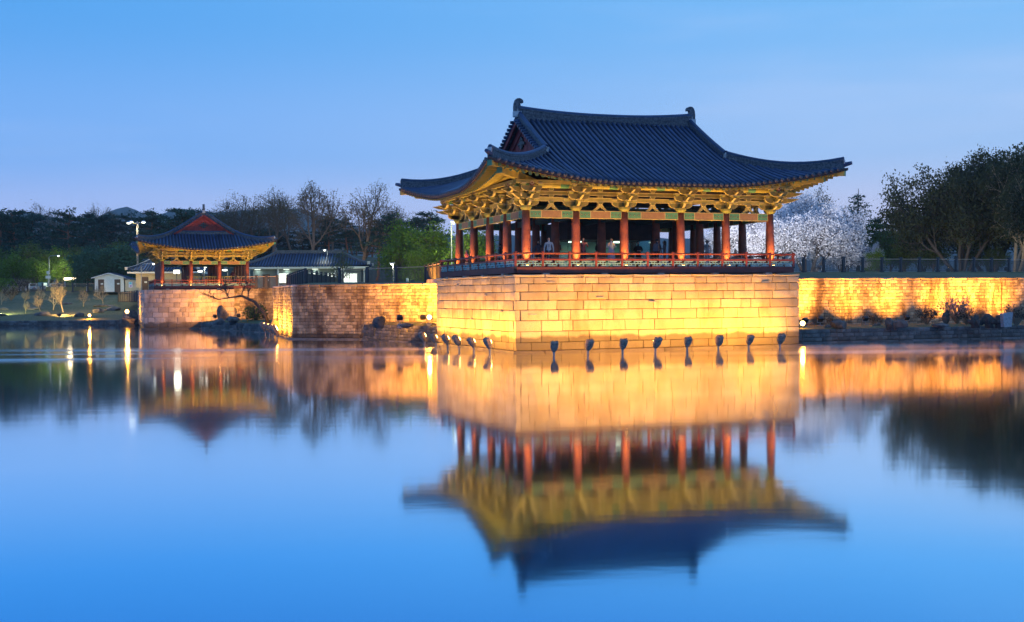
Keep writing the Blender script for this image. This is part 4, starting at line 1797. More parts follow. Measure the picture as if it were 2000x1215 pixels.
def T_pine(seed, H=13., wood=None, leaf=None, size=.55):
    t = Tree(seed)
    R_ = t.r
    # bent trunk
    pts, p, d = [], Vector((0, 0, -.5)), Vector((R_.uniform(-.15, .15), R_.uniform(-.15, .15), 1)).normalized()
    n = 9
    for i in range(n + 1):
        pts.append(p.copy())
        d = (d + Vector((R_.gauss(0, .16), R_.gauss(0, .16), .25))).normalized()
        p = p + d * (H * .95 / n)
    t.w.tube(pts, [.26 * (1 - .8 * i / n) + .03 for i in range(n + 1)], 7)
    for k in range(17):
        f = .42 + .58 * k / 16
        q = pts[min(n - 1, int(f * n))].lerp(pts[min(n, int(f * n) + 1)], f * n - int(f * n))
        a = k * 2.4 + R_.uniform(-.6, .6)
        L = H * (.30 * (1.25 - f)) * R_.uniform(.7, 1.2) + .5
        e = Vector((math.cos(a), math.sin(a), R_.uniform(-.05, .3)))
        m = q + e * L * .5 + Vector((0, 0, R_.uniform(-.2, .1)))
        z = q + e * L
        t.w.tube([q, m, z], [.08, .055, .03], 4, caps=False)
        for (c, rx, cnt) in ((z, L * .42 + .4, 95), (m, L * .36 + .35, 70)):
            for _ in range(cnt):
                o = Vector((R_.gauss(0, .5) * rx, R_.gauss(0, .5) * rx, abs(R_.gauss(0, .24)) * min(1.1, rx)))
                t.leaf(c + o, size, .5, .35)
    for _ in range(60):
        t.leaf(pts[-1] + Vector((R_.gauss(0, .5), R_.gauss(0, .5), R_.gauss(0, .35))), size, .3, .35)
    return t.done('pine', wood or bark_o, leaf or leaf_pine, True)


def T_bare(seed, H=12., wood=None, buds=2, lev=4, spread=38, rmin=.018, trunk=.24, bleaf=None, bsize=.16, t0=.35):
    t = Tree(seed)
    P = dict(lev=lev, k=[5, 4, 4, 3, 3], t0=[t0, .3, .25, .2], ang=[spread, 40, 42, 45], up=[.12, .12, .08, .06, .04], wob=.11, end=[.55, .5, .5, .5, .4], rr=.62, lr=.62, rmin=rmin, seg=3)
    t.branch(Vector((0, 0, -.4)), Vector((t.r.uniform(-.1, .1), t.r.uniform(-.1, .1), 1)).normalized(), H * .43, trunk, 0, P)
    t.leaves(buds, .45, bsize, 0, 1)
    return t.done('bare_tree', wood or bark, bleaf or leaf_bud, True)


def T_leafy(seed, H=10., wood=None, leaf=None, per=9, rad=.8, size=.30, spread=48, lev=3, k=(6, 5, 4), up=(.1, .08, .04, 0), t0=(.3, .25, .2), flat=.4, squash=.6, trunk=.22, lr=.62, first=.40, rmin=.02, keep=1.):
    t = Tree(seed)
    P = dict(lev=lev, k=list(k), t0=list(t0), ang=[spread, 45, 45, 45], up=list(up), wob=.12, end=[.5, .5, .5, .4], rr=.6, lr=lr, rmin=rmin, seg=3)
    t.branch(Vector((0, 0, -.4)), Vector((t.r.uniform(-.1, .1), t.r.uniform(-.1, .1), 1)).normalized(), H * first, trunk, 0, P)
    t.leaves(per, rad, size, flat, squash, keep=keep)
    return t.done('leafy_tree', wood or bark, leaf or leaf_green, True)


def T_multi(seed, H=12., stems=5, wood=None, leaf=None, per=7, rad=.9, size=.3, lean=.55, lev=3, k=(5, 4, 4), flat=.4, squash=.5, trunk=.2, keep=1., rmin=.022):
    """several stems from one foot, a wide domed crown"""
    t = Tree(seed)
    P = dict(lev=lev, k=list(k), t0=[.45, .25, .2], ang=[38, 42, 45], up=[.06, .05, .02, 0], wob=.10, end=[.6, .5, .5, .4], rr=.62, lr=.60, rmin=rmin, seg=3)
    for i in range(stems):
        a = 2 * PI * i / stems + t.r.uniform(-.4, .4)
        l = lean * t.r.uniform(.5, 1.15) if i else .08
        t.branch(Vector((math.cos(a) * .15, math.sin(a) * .15, -.4)), Vector((math.cos(a) * l, math.sin(a) * l, 1)).normalized(), H * .46 * t.r.uniform(.85, 1.1), trunk, 0, P)
    t.leaves(per, rad, size, flat, squash, keep=keep)
    return t.done('leafy_tree', wood or bark, leaf or leaf_dark, True)


def T_conifer(seed, H=11.):
    t = Tree(seed)
    R_ = t.r
    t.w.tube([Vector((0, 0, -.4)), Vector((.1, 0, H * .5)), Vector((0, .1, H))], [.25, .15, .03], 7)
    n = 60
    for i in range(n):
        f = .15 + .78 * i / n
        L = H * .36 * (1.06 - f) * R_.uniform(.75, 1.25) + .15
        a = i * 2.4 + R_.uniform(-.3, .3)
        q = Vector((0, 0, f * H))
        e = q + Vector((math.cos(a) * L, math.sin(a) * L, -.02 * L + R_.uniform(0, .25) * L))
        t.w.tube([q, e], [.05, .015], 3, caps=False)
        for _ in range(int(16 + 26 * (1.1 - f))):
            s_ = R_.random() ** .7
            c = q.lerp(e, s_) + Vector((R_.gauss(0, .22), R_.gauss(0, .22), R_.gauss(0, .12)))
            t.leaf(c, .45, .4, .35)
    return t.done('conifer', bark_d, leaf_pine2, True)


def T_shrub(seed, rx, rz, wood, leaf, n=420, size=.16, hollow=.5):
    t = Tree(seed)
    R_ = t.r
    for i in range(11):
        a = i * 2.4
        e = Vector((math.cos(a) * rx * R_.uniform(.3, .9), math.sin(a) * rx * R_.uniform(.3, .9), rz * R_.uniform(.6, 1.2)))
        t.w.tube([Vector((0, 0, -.1)), e * .5 + Vector((0, 0, .1 * rz)), e], [.03, .02, .01], 4, caps=False)
    for _ in range(n):
        d = Vector((R_.gauss(0, 1), R_.gauss(0, 1), R_.gauss(0, 1))).normalized()
        d *= (hollow + (1 - hollow) * R_.random())
        d *= 1 + .22 * noise.noise(d * 2.2 + Vector((seed, 0, 0)))
        c = Vector((d.x * rx, d.y * rx, rz * .52 + d.z * rz * .55))
        if c.z > 0:
            t.leaf(c, size, 0, .6)
    return t.done('shrub', wood, leaf)


def T_twigs(seed, rx, rz, wood, leaf=None, n=46):
    """a bare shrub: a fan of thin twigs"""
    t = Tree(seed)
    R_ = t.r
    for i in range(n):
        a = R_.uniform(0, 2 * PI)
        d = Vector((math.cos(a) * R_.uniform(.2, 1) * rx, math.sin(a) * R_.uniform(.2, 1) * rx, rz * R_.uniform(.6, 1.1)))
        m = d * .5 + Vector((R_.gauss(0, .06), R_.gauss(0, .06), .1))
        t.w.tube([Vector((0, 0, -.05)), m, d], [.022, .015, .008], 3, caps=False)
        for _ in range(3):
            e = m.lerp(d, R_.random())
            t.w.tube([e, e + Vector((R_.gauss(0, .2) * rx, R_.gauss(0, .2) * rx, R_.uniform(.1, .35) * rz))], [.012, .006], 3, caps=False)
        if leaf:
            for _ in range(8):
                t.leaf(m.lerp(d, R_.random()) + Vector((R_.gauss(0, .08), R_.gauss(0, .08), R_.gauss(0, .08))), .12, 0, .7)
    return t.done('shrub', wood, leaf or leaf_brown)


def plant(kind, proto, base, s=1., rz=None, label='', cat='tree', group=None, sz=None):
    t = thing(kind, label, cat, base, rng.uniform(0, 6.28) if rz is None else rz, group)
    t.scale = (s, s, s if sz is None else sz)
    put('trunk' if cat == 'tree' else 'stems', proto[0], t)
    if proto[1] is not None:
        put('crown' if cat == 'tree' else 'foliage', proto[1], t)
    return t


PINES = [T_pine(101), T_pine(102), T_pine(103, 12)]
BARES = [T_bare(201), T_bare(202, spread=45), T_bare(203, spread=32, t0=.45)]
LEAFY = [T_leafy(301, leaf=leaf_green, per=10), T_leafy(302, leaf=leaf_olive, per=9, spread=55)]


def gz(x, y):
    """height of the ground among the trees"""
    h = 3.83
    if 186 < y < 276:
        h += 7.2 * math.exp(-((x + 34) / 26) ** 2 - ((y - 228) / 26) ** 2) + 3.0 * math.exp(-((x + 80) / 26) ** 2 - ((y - 240) / 25) ** 2)
    return h


# the pine wood on the left: three staggered rows
G_P = 'pines of the wood behind the left bank'
k = 0
for row, (d, dz) in enumerate(((212, 0), (232, 2.0), (252, 4.0))):
    x = -40 + row * 17
    while x < 440:
        px = x + rng.uniform(-9, 9)
        dd = d + rng.uniform(-6, 6)
        X = xat(px, dd)
        top = 428 + rng.uniform(-14, 16) + (8 if px > 330 else 0)      # skyline of the wood
        topz = CAM_H + (582 - top) / F_PX * dd
        g = gz(X, dd)
        H = topz - g - (4.5 * (2 - row) * .55)
        plant('pine_tree', PINES[k % 3], (X, dd, g), H, None, 'dark pine in the wood behind the left bank', 'tree', G_P)
        k += 1
        x += 44
for px, d, top in ((455, 250, 455), (490, 252, 448), (525, 250, 450), (560, 252, 446), (598, 254, 452), (632, 250, 448), (668, 246, 452), (700, 240, 455), (728, 236, 450), (756, 230, 446), (690, 228, 462), (615, 252, 462), (545, 256, 458)):
    X = xat(px, d)
    g = gz(X, d)
    H = CAM_H + (579 - top) / F_PX * d - g
    t_ = plant('pine_tree', PINES[k % 3], (X, d, g), max(5, H), None, 'dark pine filling the wood behind the bare trees of the mound', 'tree', 'pines behind the mound')
    t_.scale.x *= 1.5
    t_.scale.y *= 1.5
    k += 1
for px, d, top, lb in ((8, 205, 412, 'dark pine at the left edge of the photo, standing clear of the wood'), (22, 208, 409, 'slim dark pine second from the left edge, top against the sky'),
                       (320, 200, 408, 'tall dark pine just left of the smaller pavilion gable'), (142, 205, 410, 'tall flat-topped pine near the middle of the left wood'),
                       (300, 206, 412, 'dark pine behind the lamp post and left pavilion eave'), (372, 215, 412, 'dark pine behind the peak of the smaller pavilion'),
                       (640, 212, 425, 'dark pine between the two tallest bare trees'), (676, 214, 430, 'dark pine left of the solitary bare tree'), (735, 200, 432, 'dark pine left of the bright green trees'),
                       (772, 190, 424, 'dark pine above the bright green trees, left one'), (845, 185, 420, 'dark pine below the left tip of the big eave'), (800, 195, 430, 'dark pine above the bright green trees, between two others'),
                       (1770, 165, 420, 'dark pine behind the domed tree on the right'), (1712, 160, 440, 'dark pine behind the right-hand conifer')):
    X = xat(px, d)
    g = gz(X, d)
    H = CAM_H + (580 - top) / F_PX * d - g
    plant('pine_tree', PINES[k % 3], (X, d, g), H, None, lb, 'tree')
    k += 1

# bare trees on the mound
for i, (px, d, top, lb) in enumerate(((465, 222, 381, 'bare brownish tree rising right behind the smaller pavilion roof'), (535, 216, 374, 'broad bare tree with brown buds left of the tallest one'), (607, 206, 360, 'tallest bare tree on the mound behind the long low roof'),
                                      (708, 200, 367, 'solitary bare tree with an orange-lit trunk right of the mound'), (500, 228, 392, 'bare tree behind others left of the mound top'), (570, 226, 382, 'bare tree squeezed between the broad one and the tallest'),
                                      (430, 230, 395, 'bare tree behind the slope of the smaller pavilion roof'), (650, 226, 398, 'low bare tree between tallest tree and solitary tree'), (785, 205, 404, 'thin pale bare tree above the bright green trees'),
                                      (85, 262, 398, 'round bare tree standing above the pine wood'), (195, 270, 404, 'wide bare crown over the pines left of the blue hill'), (215, 275, 408, 'low bare crown over the pines beside the blue hill'), (130, 275, 412, 'small bare crown behind the flat-topped pine'))):
    X = xat(px, d)
    g = gz(X, d)
    if i > 8:
        g += 5
    H = CAM_H + (580 - top) / F_PX * d - g
    plant('bare_tree', BARES[i % 3], (X, d, g), H, None, lb, 'tree')

# spring green trees between the pavilions
lit = T_leafy(311, 10, leaf=leaf_green, per=13, rad=.9, size=.28, spread=55, t0=(.2, .25, .2))
for i, (px, d, top, s_, lb) in enumerate(((798, 150, 436, 0, 'broad bright green tree left of the big pavilion'), (850, 142, 442, 1, 'green tree close behind the far left columns of the big pavilion'), (905, 128, 452, 0, 'brightly lit yellow-green tree seen between the left columns'),
                                           (770, 158, 470, 1, 'small green tree at the left foot of the broad bright one'), (950, 136, 455, 0, 'lit green tree deep behind the left columns of the big pavilion'), (820, 138, 485, 0, 'low green tree in front of the broad bright one'))):
    X = xat(px, d)
    H = CAM_H + (578 - top) / F_PX * d - 3.9
    plant('green_tree', lit if i != 3 else LEAFY[0], (X, d, 3.85), H, None, lb, 'tree')
sm = T_leafy(317, 10, leaf=leaf_olive, per=3, rad=.6, size=.22)
plant('green_tree', sm, (xat(670, 108), 108, 3.9), 3.4, None, 'small thin-leaved young tree in front of the long low roof', 'tree')

# green and olive trees under the pines at the left
for i, (px, d, top, w, lb) in enumerate(((55, 190, 478, 1.2, 'round olive tree left under the pines'), (25, 186, 500, .9, 'dull olive tree at the left edge of the photo'), (75, 184, 508, 1., 'light green bushy tree by the slim street lamp'), (110, 192, 490, 1., 'olive tree right of the slim street lamp'),
                                          (150, 196, 486, 1., 'green tree behind the wide dark cedar'), (125, 186, 512, .8, 'yellowish small tree left of the wide dark cedar'), (238, 200, 476, 1., 'olive tree above the wide dark cedar'), (262, 186, 515, .7, 'dry pale green tree between the cedar and the lamp post'),
                                          (5, 196, 485, 1., 'tall olive tree cut off by the left edge'))):
    X = xat(px, d)
    H = CAM_H + (583 - top) / F_PX * d - 4.2
    t_ = plant('olive_tree', LEAFY[1 if i % 2 == 0 else 0] if i != 2 else lit, (X, d, 4.2), H, None, lb, 'tree')
    t_.scale.x *= w * 1.15
    t_.scale.y *= w * 1.15
ced = T_multi(321, 10, 7, bark_d, leaf_pine2, per=11, rad=.8, size=.34, lean=.9, k=(6, 5, 4), flat=.1, squash=.7, trunk=.14)
t_ = plant('cedar_tree', ced, (xat(199, 178), 178, 4.1), 6.6, None, 'wide dark blue-green cedar behind the white hut', 'tree')
t_.scale = (7.2, 7.2, 6.4)

# cherry trees in bloom on the right
CH = [T_multi(401, 10, 5, bark_d, blossom, per=14, rad=.6, size=.18, lean=.75, k=(6, 5, 5), flat=0, squash=.75, trunk=.17), T_multi(402, 10, 4, bark_d, blossom, per=15, rad=.6, size=.18, lean=.65, k=(6, 5, 5), flat=0, squash=.8, trunk=.17)]
for i, (px, d, top, w, lb) in enumerate(((1578, 122, 384, 1.05, 'big white cherry tree in bloom just right of the big pavilion'), (1500, 116, 420, 1., 'white blossoming cherry behind the right corner column of the pavilion'), (1648, 130, 455, .8, 'smaller white cherry in bloom at the right end of the row'),
                                          (1420, 118, 425, 1., 'white cherry seen between the right-hand columns of the pavilion'), (1710, 128, 482, .5, 'small cherry sprig in bloom left of the green shrub'))):
    X = xat(px, d)
    H = CAM_H + (572 - top) / F_PX * d - 4.7
    t_ = plant('cherry_tree', CH[i % 2], (X, d, 4.7), H, None, lb, 'tree')
    t_.scale.x *= w
    t_.scale.y *= w
plant('bare_tree', BARES[1], (xat(1592, 140), 140, 4.7), (CAM_H + (572 - 374) / F_PX * 140 - 4.7), None, 'bare tree with fine twigs topping the white cherry', 'tree')
con = T_conifer(501)
plant('conifer', con, (xat(1676, 150), 150, 4.8), (CAM_H + (571 - 384) / F_PX * 150 - 4.8), None, 'layered dark conifer between the cherry and the domed trees', 'tree')
plant('conifer', con, (xat(1455, 175), 175, 4.8), 10, None, 'dark conifer deep behind the right-hand columns', 'tree')

# domed dark trees at the right
ZK = [T_multi(601, 13, 6, bark_d, leaf_dark, per=15, rad=.9, size=.26, lean=.8, k=(6, 5, 5), trunk=.2, squash=.5), T_multi(602, 13, 5, bark_d, leaf_dark, per=15, rad=.9, size=.26, lean=.7, k=(6, 5, 5), trunk=.2, squash=.5)]
ZP = T_multi(603, 13, 4, bark_p, leaf_dark, per=15, rad=.9, size=.26, lean=.75, k=(6, 5, 5), trunk=.2, squash=.5)  # paler bark puts the lamplight on this trunk into its colour
for i, (px, d, top, w, lb) in enumerate(((1880, 122, 322, .78, 'broad domed dark tree with many stems behind the right fence'), (1985, 116, 306, .8, 'tall dark tree with a lit forked trunk at the right edge'), (1800, 134, 430, .5, 'low dark spreading tree left of the domed one'), (2060, 124, 300, 1., 'dark tree cut off by the right edge'),
                                          (1935, 140, 335, .85, 'dark tree filling the gap between the two domed trees'))):
    X = xat(px, d)
    H = CAM_H + (570 - top) / F_PX * d - 4.75
    t_ = plant('domed_tree', ZK[i % 2] if i != 1 else ZP, (X, d, 4.75), H, None, lb, 'tree')
    t_.scale.x *= w
    t_.scale.y *= w
for i, (px, d, top, m, lb) in enumerate(((1715, 122, 490, lit, 'low fresh green shrubby tree behind the right fence'), (1765, 126, 470, LEAFY[1], 'dull green tree under the domed crown'), (1690, 138, 440, LEAFY[1], 'yellowish green tree in front of the conifer'), (1740, 142, 450, LEAFY[1], 'olive tree right of the conifer'), (1822, 126, 478, LEAFY[1], 'low olive growth left of the many-stemmed tree'), (1912, 128, 470, LEAFY[1], 'low olive growth right of the many-stemmed tree'), (1942, 122, 486, LEAFY[1], 'low olive growth left of the lit forked trunk'), (2010, 126, 470, LEAFY[1], 'low olive growth at the right edge behind the fence'))):
    X = xat(px, d)
    H = CAM_H + (571 - top) / F_PX * d - 4.75
    plant('green_tree', m, (X, d, 4.75), H, None, lb, 'tree')

# small bare trees on the left bank
SB = [T_bare(701, 3.2, bark_p, 0, 3, 42, .012, .06, t0=.55), T_bare(702, 3.2, bark_p, 0, 3, 48, .012, .06, t0=.5)]


for i, (px, py, h, lb) in enumerate(((44, 600, 2.2, 'small bare tree on the left bank, nearest the left edge'), (79, 598, 2.4, 'small bare tree on the bank, upper of the crossing pair'), (82, 614, 2.2, 'small bare tree low on the bank above the pale rocks'), (102, 606, 2.5, 'curved bare tree just left of the brightest lit one'),
                                     (125, 611, 3.9, 'brightest lit bare tree above the boxy floodlight'), (163, 599, 2.3, 'small bare orange-lit tree in the middle of the bank'), (191, 586, 1.9, 'small bare tree highest on the bank'), (204, 596, 2.5, 'bare tree on the bank standing in a ring of pale stones'),
                                     (49, 614, 1.5, 'tiny sapling low on the bank near the left edge'), (1, 596, 1.9, 'bare tree cut off by the left edge of the bank'))):
    # meet the sloping bank along the sight line
    y = on_bank(px, py).y
    plant('bare_fruit_tree', SB[i % 2], (xat(px, y), y, bank_z(y) - .03), h, None, lb, 'tree')

# shrubs
dry = T_twigs(801, 1., 1.2, bark_p, leaf_brown)
dark_sh = T_shrub(802, 1., 1.3, bark_d, leaf_olive, 700, .16)
golden = T_twigs(803, 1., 1.2, bark_p, leaf_bud, 80)
flower = T_twigs(804, 1., 1.4, bark_p, blossom_p, 40)
dome = T_shrub(805, 1., 1., bark_d, leaf_green, 1500, .14, .85)
for i, (px, py, z, d, pr, s_, lb) in enumerate(((755, 628, 1.2, 0, golden, 1.5, 'golden lit twiggy shrub left of the big platform'), (815, 624, 1.2, 0, golden, .7, 'small golden shrub beside the glaring lamp at the wall corner'),
                                               (500, 628, .85, 0, dark_sh, 1.25, 'round dark bush beside the floodlight on the islet'), (427, 622, .85, 0, dark_sh, .8, 'dark bush at the left tip of the islet'),
                                               (1888, 634, .9, 0, dry, .9, 'brown twiggy shrub beneath the pink blossoms on the terrace'), (1870, 632, .9, 0, flower, 1.3, 'small shrub with pink and white blossoms on the right terrace'),
                                               (1810, 634, .9, 0, dry, 1.0, 'dry dark shrub on the terrace right of the two big rocks'), (1985, 636, .9, 0, dry, 1.1, 'dry shrub under the wall at the right edge'), (1705, 633, .9, 0, dry, .6, 'low dry shrub right of the middle terrace floodlight'),
                                               (1622, 634, .9, 0, dry, .45, 'low dry twigs beside the terrace floodlight nearest the platform'))):
    p = atz(px, py, z)
    plant('shrub', pr, (p.x, p.y, z - .03), s_, None, lb, 'shrub')
plant('clipped_shrub', dome, (xat(10, 174), 174, 4.1), 1.9, None, 'clipped bright green dome of a shrub at the left edge', 'shrub')
plant('shrub', dry, (xat(45, 174), 174, 4.2), 1.4, None, 'dry bare shrub between the dome shrub and the couple', 'shrub')
plant('shrub', dry, (xat(22, 160), 160, 2.9), 1.5, None, 'brown bush on the slope near the left edge', 'shrub')
# leaning tree on the islet
t = Tree(811)
pts = [Vector((0, 0, -.2)), Vector((-.45, 0, 1.0)), Vector((-1.3, 0, 2.0)), Vector((-2.4, 0, 2.5)), Vector((-3.5, 0, 2.35)), Vector((-4.4, 0, 2.2))]
t.w.tube(pts, [.2, .16, .13, .10, .06, .03], 7)
P = dict(lev=2, k=[4, 4, 3], t0=[.2, .2, .2], ang=[40, 45, 45], up=[.15, .1, .05], wob=.16, end=[.5, .4, .4], rr=.6, lr=.6, rmin=.018, seg=3)
for q, d in ((pts[3], Vector((-.2, 0, 1))), (pts[4], Vector((-.6, .2, .9))), (pts[3] * .5 + pts[2] * .5, Vector((.2, -.1, 1))), (pts[5], Vector((-1, 0, .3))), (pts[4], Vector((-.3, -.4, .8)))):
    t.branch(q, d.normalized(), 1.0, .05, 0, P)
t.leaves(1, .2, .1)
lt = t.done('leaning_tree', bark_d, leaf_dark)
p = atz(529, 632, .8)
plant('leaning_tree', lt, (p.x + .2, p.y - 1.5, .75), 1., 0, 'dark bare tree leaning left over the islet before the lit wall', 'tree')

# ------------------------------------------------------------------ fences
def fence(name_label, pts, step, h, group=None, rail=handrail_m):
    p0 = Vector(pts[0])
    t = thing('fence', name_label, 'fence', p0, 0, group)
    pk = MB()
    pb = MB()
    pb.box((0, 0, h / 2), (.19, .19, h))
    pb.box((0, 0, h + .03), (.23, .23, .06))
    pb.box((0, 0, .06), (.26, .26, .12))
    pm = pb.mesh('post', fence_m)
    for i in range(len(pts) - 1):
        a, c = Vector(pts[i]) - p0, Vector(pts[i + 1]) - p0
        L = (c - a).length
        n = max(1, round(L / step))
        for k in range(n + (1 if i == len(pts) - 2 else 0)):
            q = a.lerp(c, k / n)
            put('post', pm, t, frame(q, Vector((c.x - a.x, c.y - a.y, 0))))
        for k in range(n):
            q0, q1 = a.lerp(c, k / n), a.lerp(c, (k + 1) / n)
            b = MB()
            b.bar(q0 + Vector((0, 0, h - .09)), q1 + Vector((0, 0, h - .09)), .07, .06)
            put('rail', b.mesh('rail', rail), t)
            pk.bar(q0 + Vector((0, 0, h - .24)), q1 + Vector((0, 0, h - .24)), .035, .03)
            pk.bar(q0 + Vector((0, 0, .12)), q1 + Vector((0, 0, .12)), .035, .03)
            m = max(2, int((q1 - q0).length / .125))
            for j in range(1, m):
                q = q0.lerp(q1, j / m)
                pk.bar(q + Vector((0, 0, .06)), q + Vector((0, 0, h - .24)), .034, .034, up=Vector((1, 0, 0)))
    put('pickets', pk.mesh('pickets', picket_m), t, kind='stuff')
    return t


f0 = RW0 + DV * 6.6 - RWD * 6
f1 = RW1 + DV * 6.6
fence('long dark picket fence on the lawn above the right-hand wall', [Vector((f0.x, f0.y, 4.72)), Vector((f1.x, f1.y, 4.74))], 1.86, 1.12)
z = 4.05
fence('dark picket fence above the tall wall left of the big pavilion', [Vector((xat(664, 92.5), 92.5, z)), Vector((xat(832, 88.5), 88.5, z + .1)), Vector((xat(864, 80.2), 80.2, z + .12))], 2.3, 1.25)
fence('short fence running back from the lit wall corner, nearer the pond', [Vector((xat(597, 93), 93, z)), Vector((xat(563, 112), 112, z - .1))], 2.6, 1.25)
fence('short fence running back behind the tall wall, ending at a thick post', [Vector((xat(600, 95), 95, z)), Vector((xat(660, 112), 112, z - .1))], 2.6, 1.2)
p = W2_A + DV * .8
fence('low dark fence before the right columns of the smaller pavilion', [Vector((p.x + .3, p.y, 3.95)), Vector((xat(562, 122.5), 122.5, 3.98))], 1.15, 1.35)
fence('long dark fence along the top of the left bank', [Vector((xat(-60, 176.5), 176.5, 4.12)), Vector((xat(262, 171), 171, 4.0))], 2.35, 1.25)
fence('short dark fence between the bank and the smaller platform', [Vector((xat(232, 156), 156, 2.6)), Vector((xat(268, 140), 140, 2.7))], 2.3, 1.25)


# ------------------------------------------------------------------ rocks and stumps
def rock_mesh(seed, sub=2):
    bm = bmesh.new()
    bmesh.ops.create_icosphere(bm, subdivisions=sub, radius=.5)
    for v in bm.verts:
        c = v.co
        k = 1 + .5 * noise.noise(c * 2.1 + Vector((seed, 0, 0))) + .22 * noise.noise(c * 5 + Vector((0, seed, 0)))
        # flat facets
        v.co = Vector((round(c.x * 6) / 6 * .4 + c.x * .6, round(c.y * 5) / 5 * .4 + c.y * .6, round(c.z * 5) / 5 * .4 + c.z * .6)) * k
    me = bpy.data.meshes.new('rock')
    bm.to_mesh(me)
    bm.free()
    me.materials.append(rockm)
    return me


ROCK = [rock_mesh(i * 7.3 + 1) for i in range(5)]
for i, (px, py, z, w, h, lb) in enumerate(((1638, 640, .9, 1.15, .75, 'long dark rock on the right terrace between two floodlights'), (1737, 639, .9, .6, .85, 'upright block of rock left of another on the terrace'), (1756, 639, .9, .95, .7, 'wide dark rock right of the upright block on the terrace'),
                                          (1713, 636, .9, .55, .3, 'low flat stone on the terrace left of the upright block'), (1848, 632, .9, .5, 1.3, 'tall standing rock before the wall, left of blossoms'), (1838, 637, .9, 1.1, .35, 'low flat rock at the foot of the standing one'),
                                          (1584, 634, .9, .5, .25, 'small stone near the glaring lamp on the terrace'), (1618, 639, .9, .6, .25, 'flat pale stone between the first floodlight and the long rock'),
                                          (434, 627, .8, 1.1, 1.9, 'tall dark rock on the islet, left of two'), (455, 630, .8, 1.5, .8, 'broad low rock between the two upright islet rocks'), (458, 625, .8, .8, 1.7, 'upright reddish rock on the islet, right of two'), (427, 631, .8, 1.0, .6, 'grey boulder at the water edge of the islet'),
                                          (480, 628, .8, .5, .3, 'small stone in the grass of the islet'), (741, 636, 1.2, 1.05, .85, 'pale squarish rock on the grass left of the golden shrub'), (810, 630, 1.2, 1.0, .6, 'brown rock by the glaring lamp left of the platform'), (795, 637, 1.2, 1.1, .35, 'low flat rock in front of the golden shrub'),
                                          (540, 640, .6, .9, 1.1, 'dark rock tucked against the lit wall corner'))):
    p = atz(px, py, z)
    o = put('rock', ROCK[i % 5])
    o.location = (p.x, p.y, z - .06 + h * .32)
    o.rotation_euler = (rng.uniform(-.1, .1), rng.uniform(-.1, .1), rng.uniform(0, 6))
    o.scale = (w * .98, w * .85, h)
    tag(o, lb, 'rock')
for i, (px, py, w, h, lb) in enumerate(((82, 617, 2.0, .7, 'pale flat rocks below the low bare tree on the bank'), (100, 618, 1.0, .4, 'small pale rock right of the flat ones on the bank'), (155, 620, .9, .8, 'small dark rock left of the yellow bank lamp'), (192, 612, 1.3, .9, 'grey rock right of the yellow bank lamp'), (222, 607, 1.7, .7, 'long pale rock on the bank left of the most glaring lamp'),
                                        (254, 628, 1.5, 1.6, 'upright reddish rock at the water, left of the smaller platform'), (126, 617, 2.2, .35, 'flat rock lit white in front of the brightest bare tree'), (203, 599, 2.0, .35, 'ring of pale stones round a bare tree foot'), (131, 594, 1.2, .3, 'flat lit stone behind the brightest bare tree'),
                                        (64, 605, 1.5, .45, 'brown log-like rock on the bank'), (5, 606, 1.2, .5, 'pale rock at the left edge of the bank'), (4, 617, 1.0, .4, 'brightly lit low rock at the left edge by the water'), (258, 590, 2.0, .8, 'dark long rock high on the bank beside the smaller platform'))):
    y = on_bank(px, py).y
    o = put('rock', ROCK[(i * 3 + 1) % 5])
    o.location = (xat(px, y), y, bank_z(y) + h * .25)
    o.rotation_euler = (0, 0, rng.uniform(-.4, .4))
    o.scale = (w * 1.1, w * .7, h)
    tag(o, lb, 'rock')


def stump(seed):
    t = Tree(seed)
    for i in range(5):
        a = i * 1.26 + t.r.uniform(-.3, .3)
        t.w.tube([Vector((0, 0, .12)), Vector((math.cos(a) * .3, math.sin(a) * .3, .25)), Vector((math.cos(a) * .5, math.sin(a) * .5, t.r.uniform(0, .7)))], [.17, .13, .05], 7)
    t.w.tube([Vector((0, 0, -.1)), Vector((.02, 0, .35)), Vector((.1, .05, .6))], [.28, .2, .12], 8)
    return t.w.mesh('stump', bark_d, True)


ST = [stump(1), stump(2)]
p = atd(247, 609, 131)
o = put('rock', ROCK[2])
o.location = (p.x, p.y, .35)
o.scale = (1.5, 1.3, 1.55)
tag(o, 'tall boulder in the water under the most glaring lamp at the left', 'rock')
for i, (px, lb) in enumerate(((1905, 'gnarled dark stump left of the floodlight at the far right'), (1932, 'branched driftwood stump in front of the lit wall at right'), (1952, 'twisted stump right of the branched driftwood'))):
    p = atz(px, 636, .9)
    o = put('tree_stump', ST[i % 2])
    o.location = (p.x, p.y, .85)
    o.rotation_euler = (0, 0, i * 1.4)
    o.scale = (1.1, 1.1, 1.2)
    tag(o, lb, 'tree stump')
b = MB()
b.prism([(-.28, 0), (.3, 0), (.42, .95), (-.35, .85)], -.15, .15)
p = atz(1965, 637, .9)
o = put('stone_slab', fixn(b.mesh('stone_slab', stem_m)))
o.location = (p.x, p.y, .85)
o.rotation_euler = (0, 0, .3)
tag(o, 'grey leaning stone slab near the vertical wall joint', 'stone')


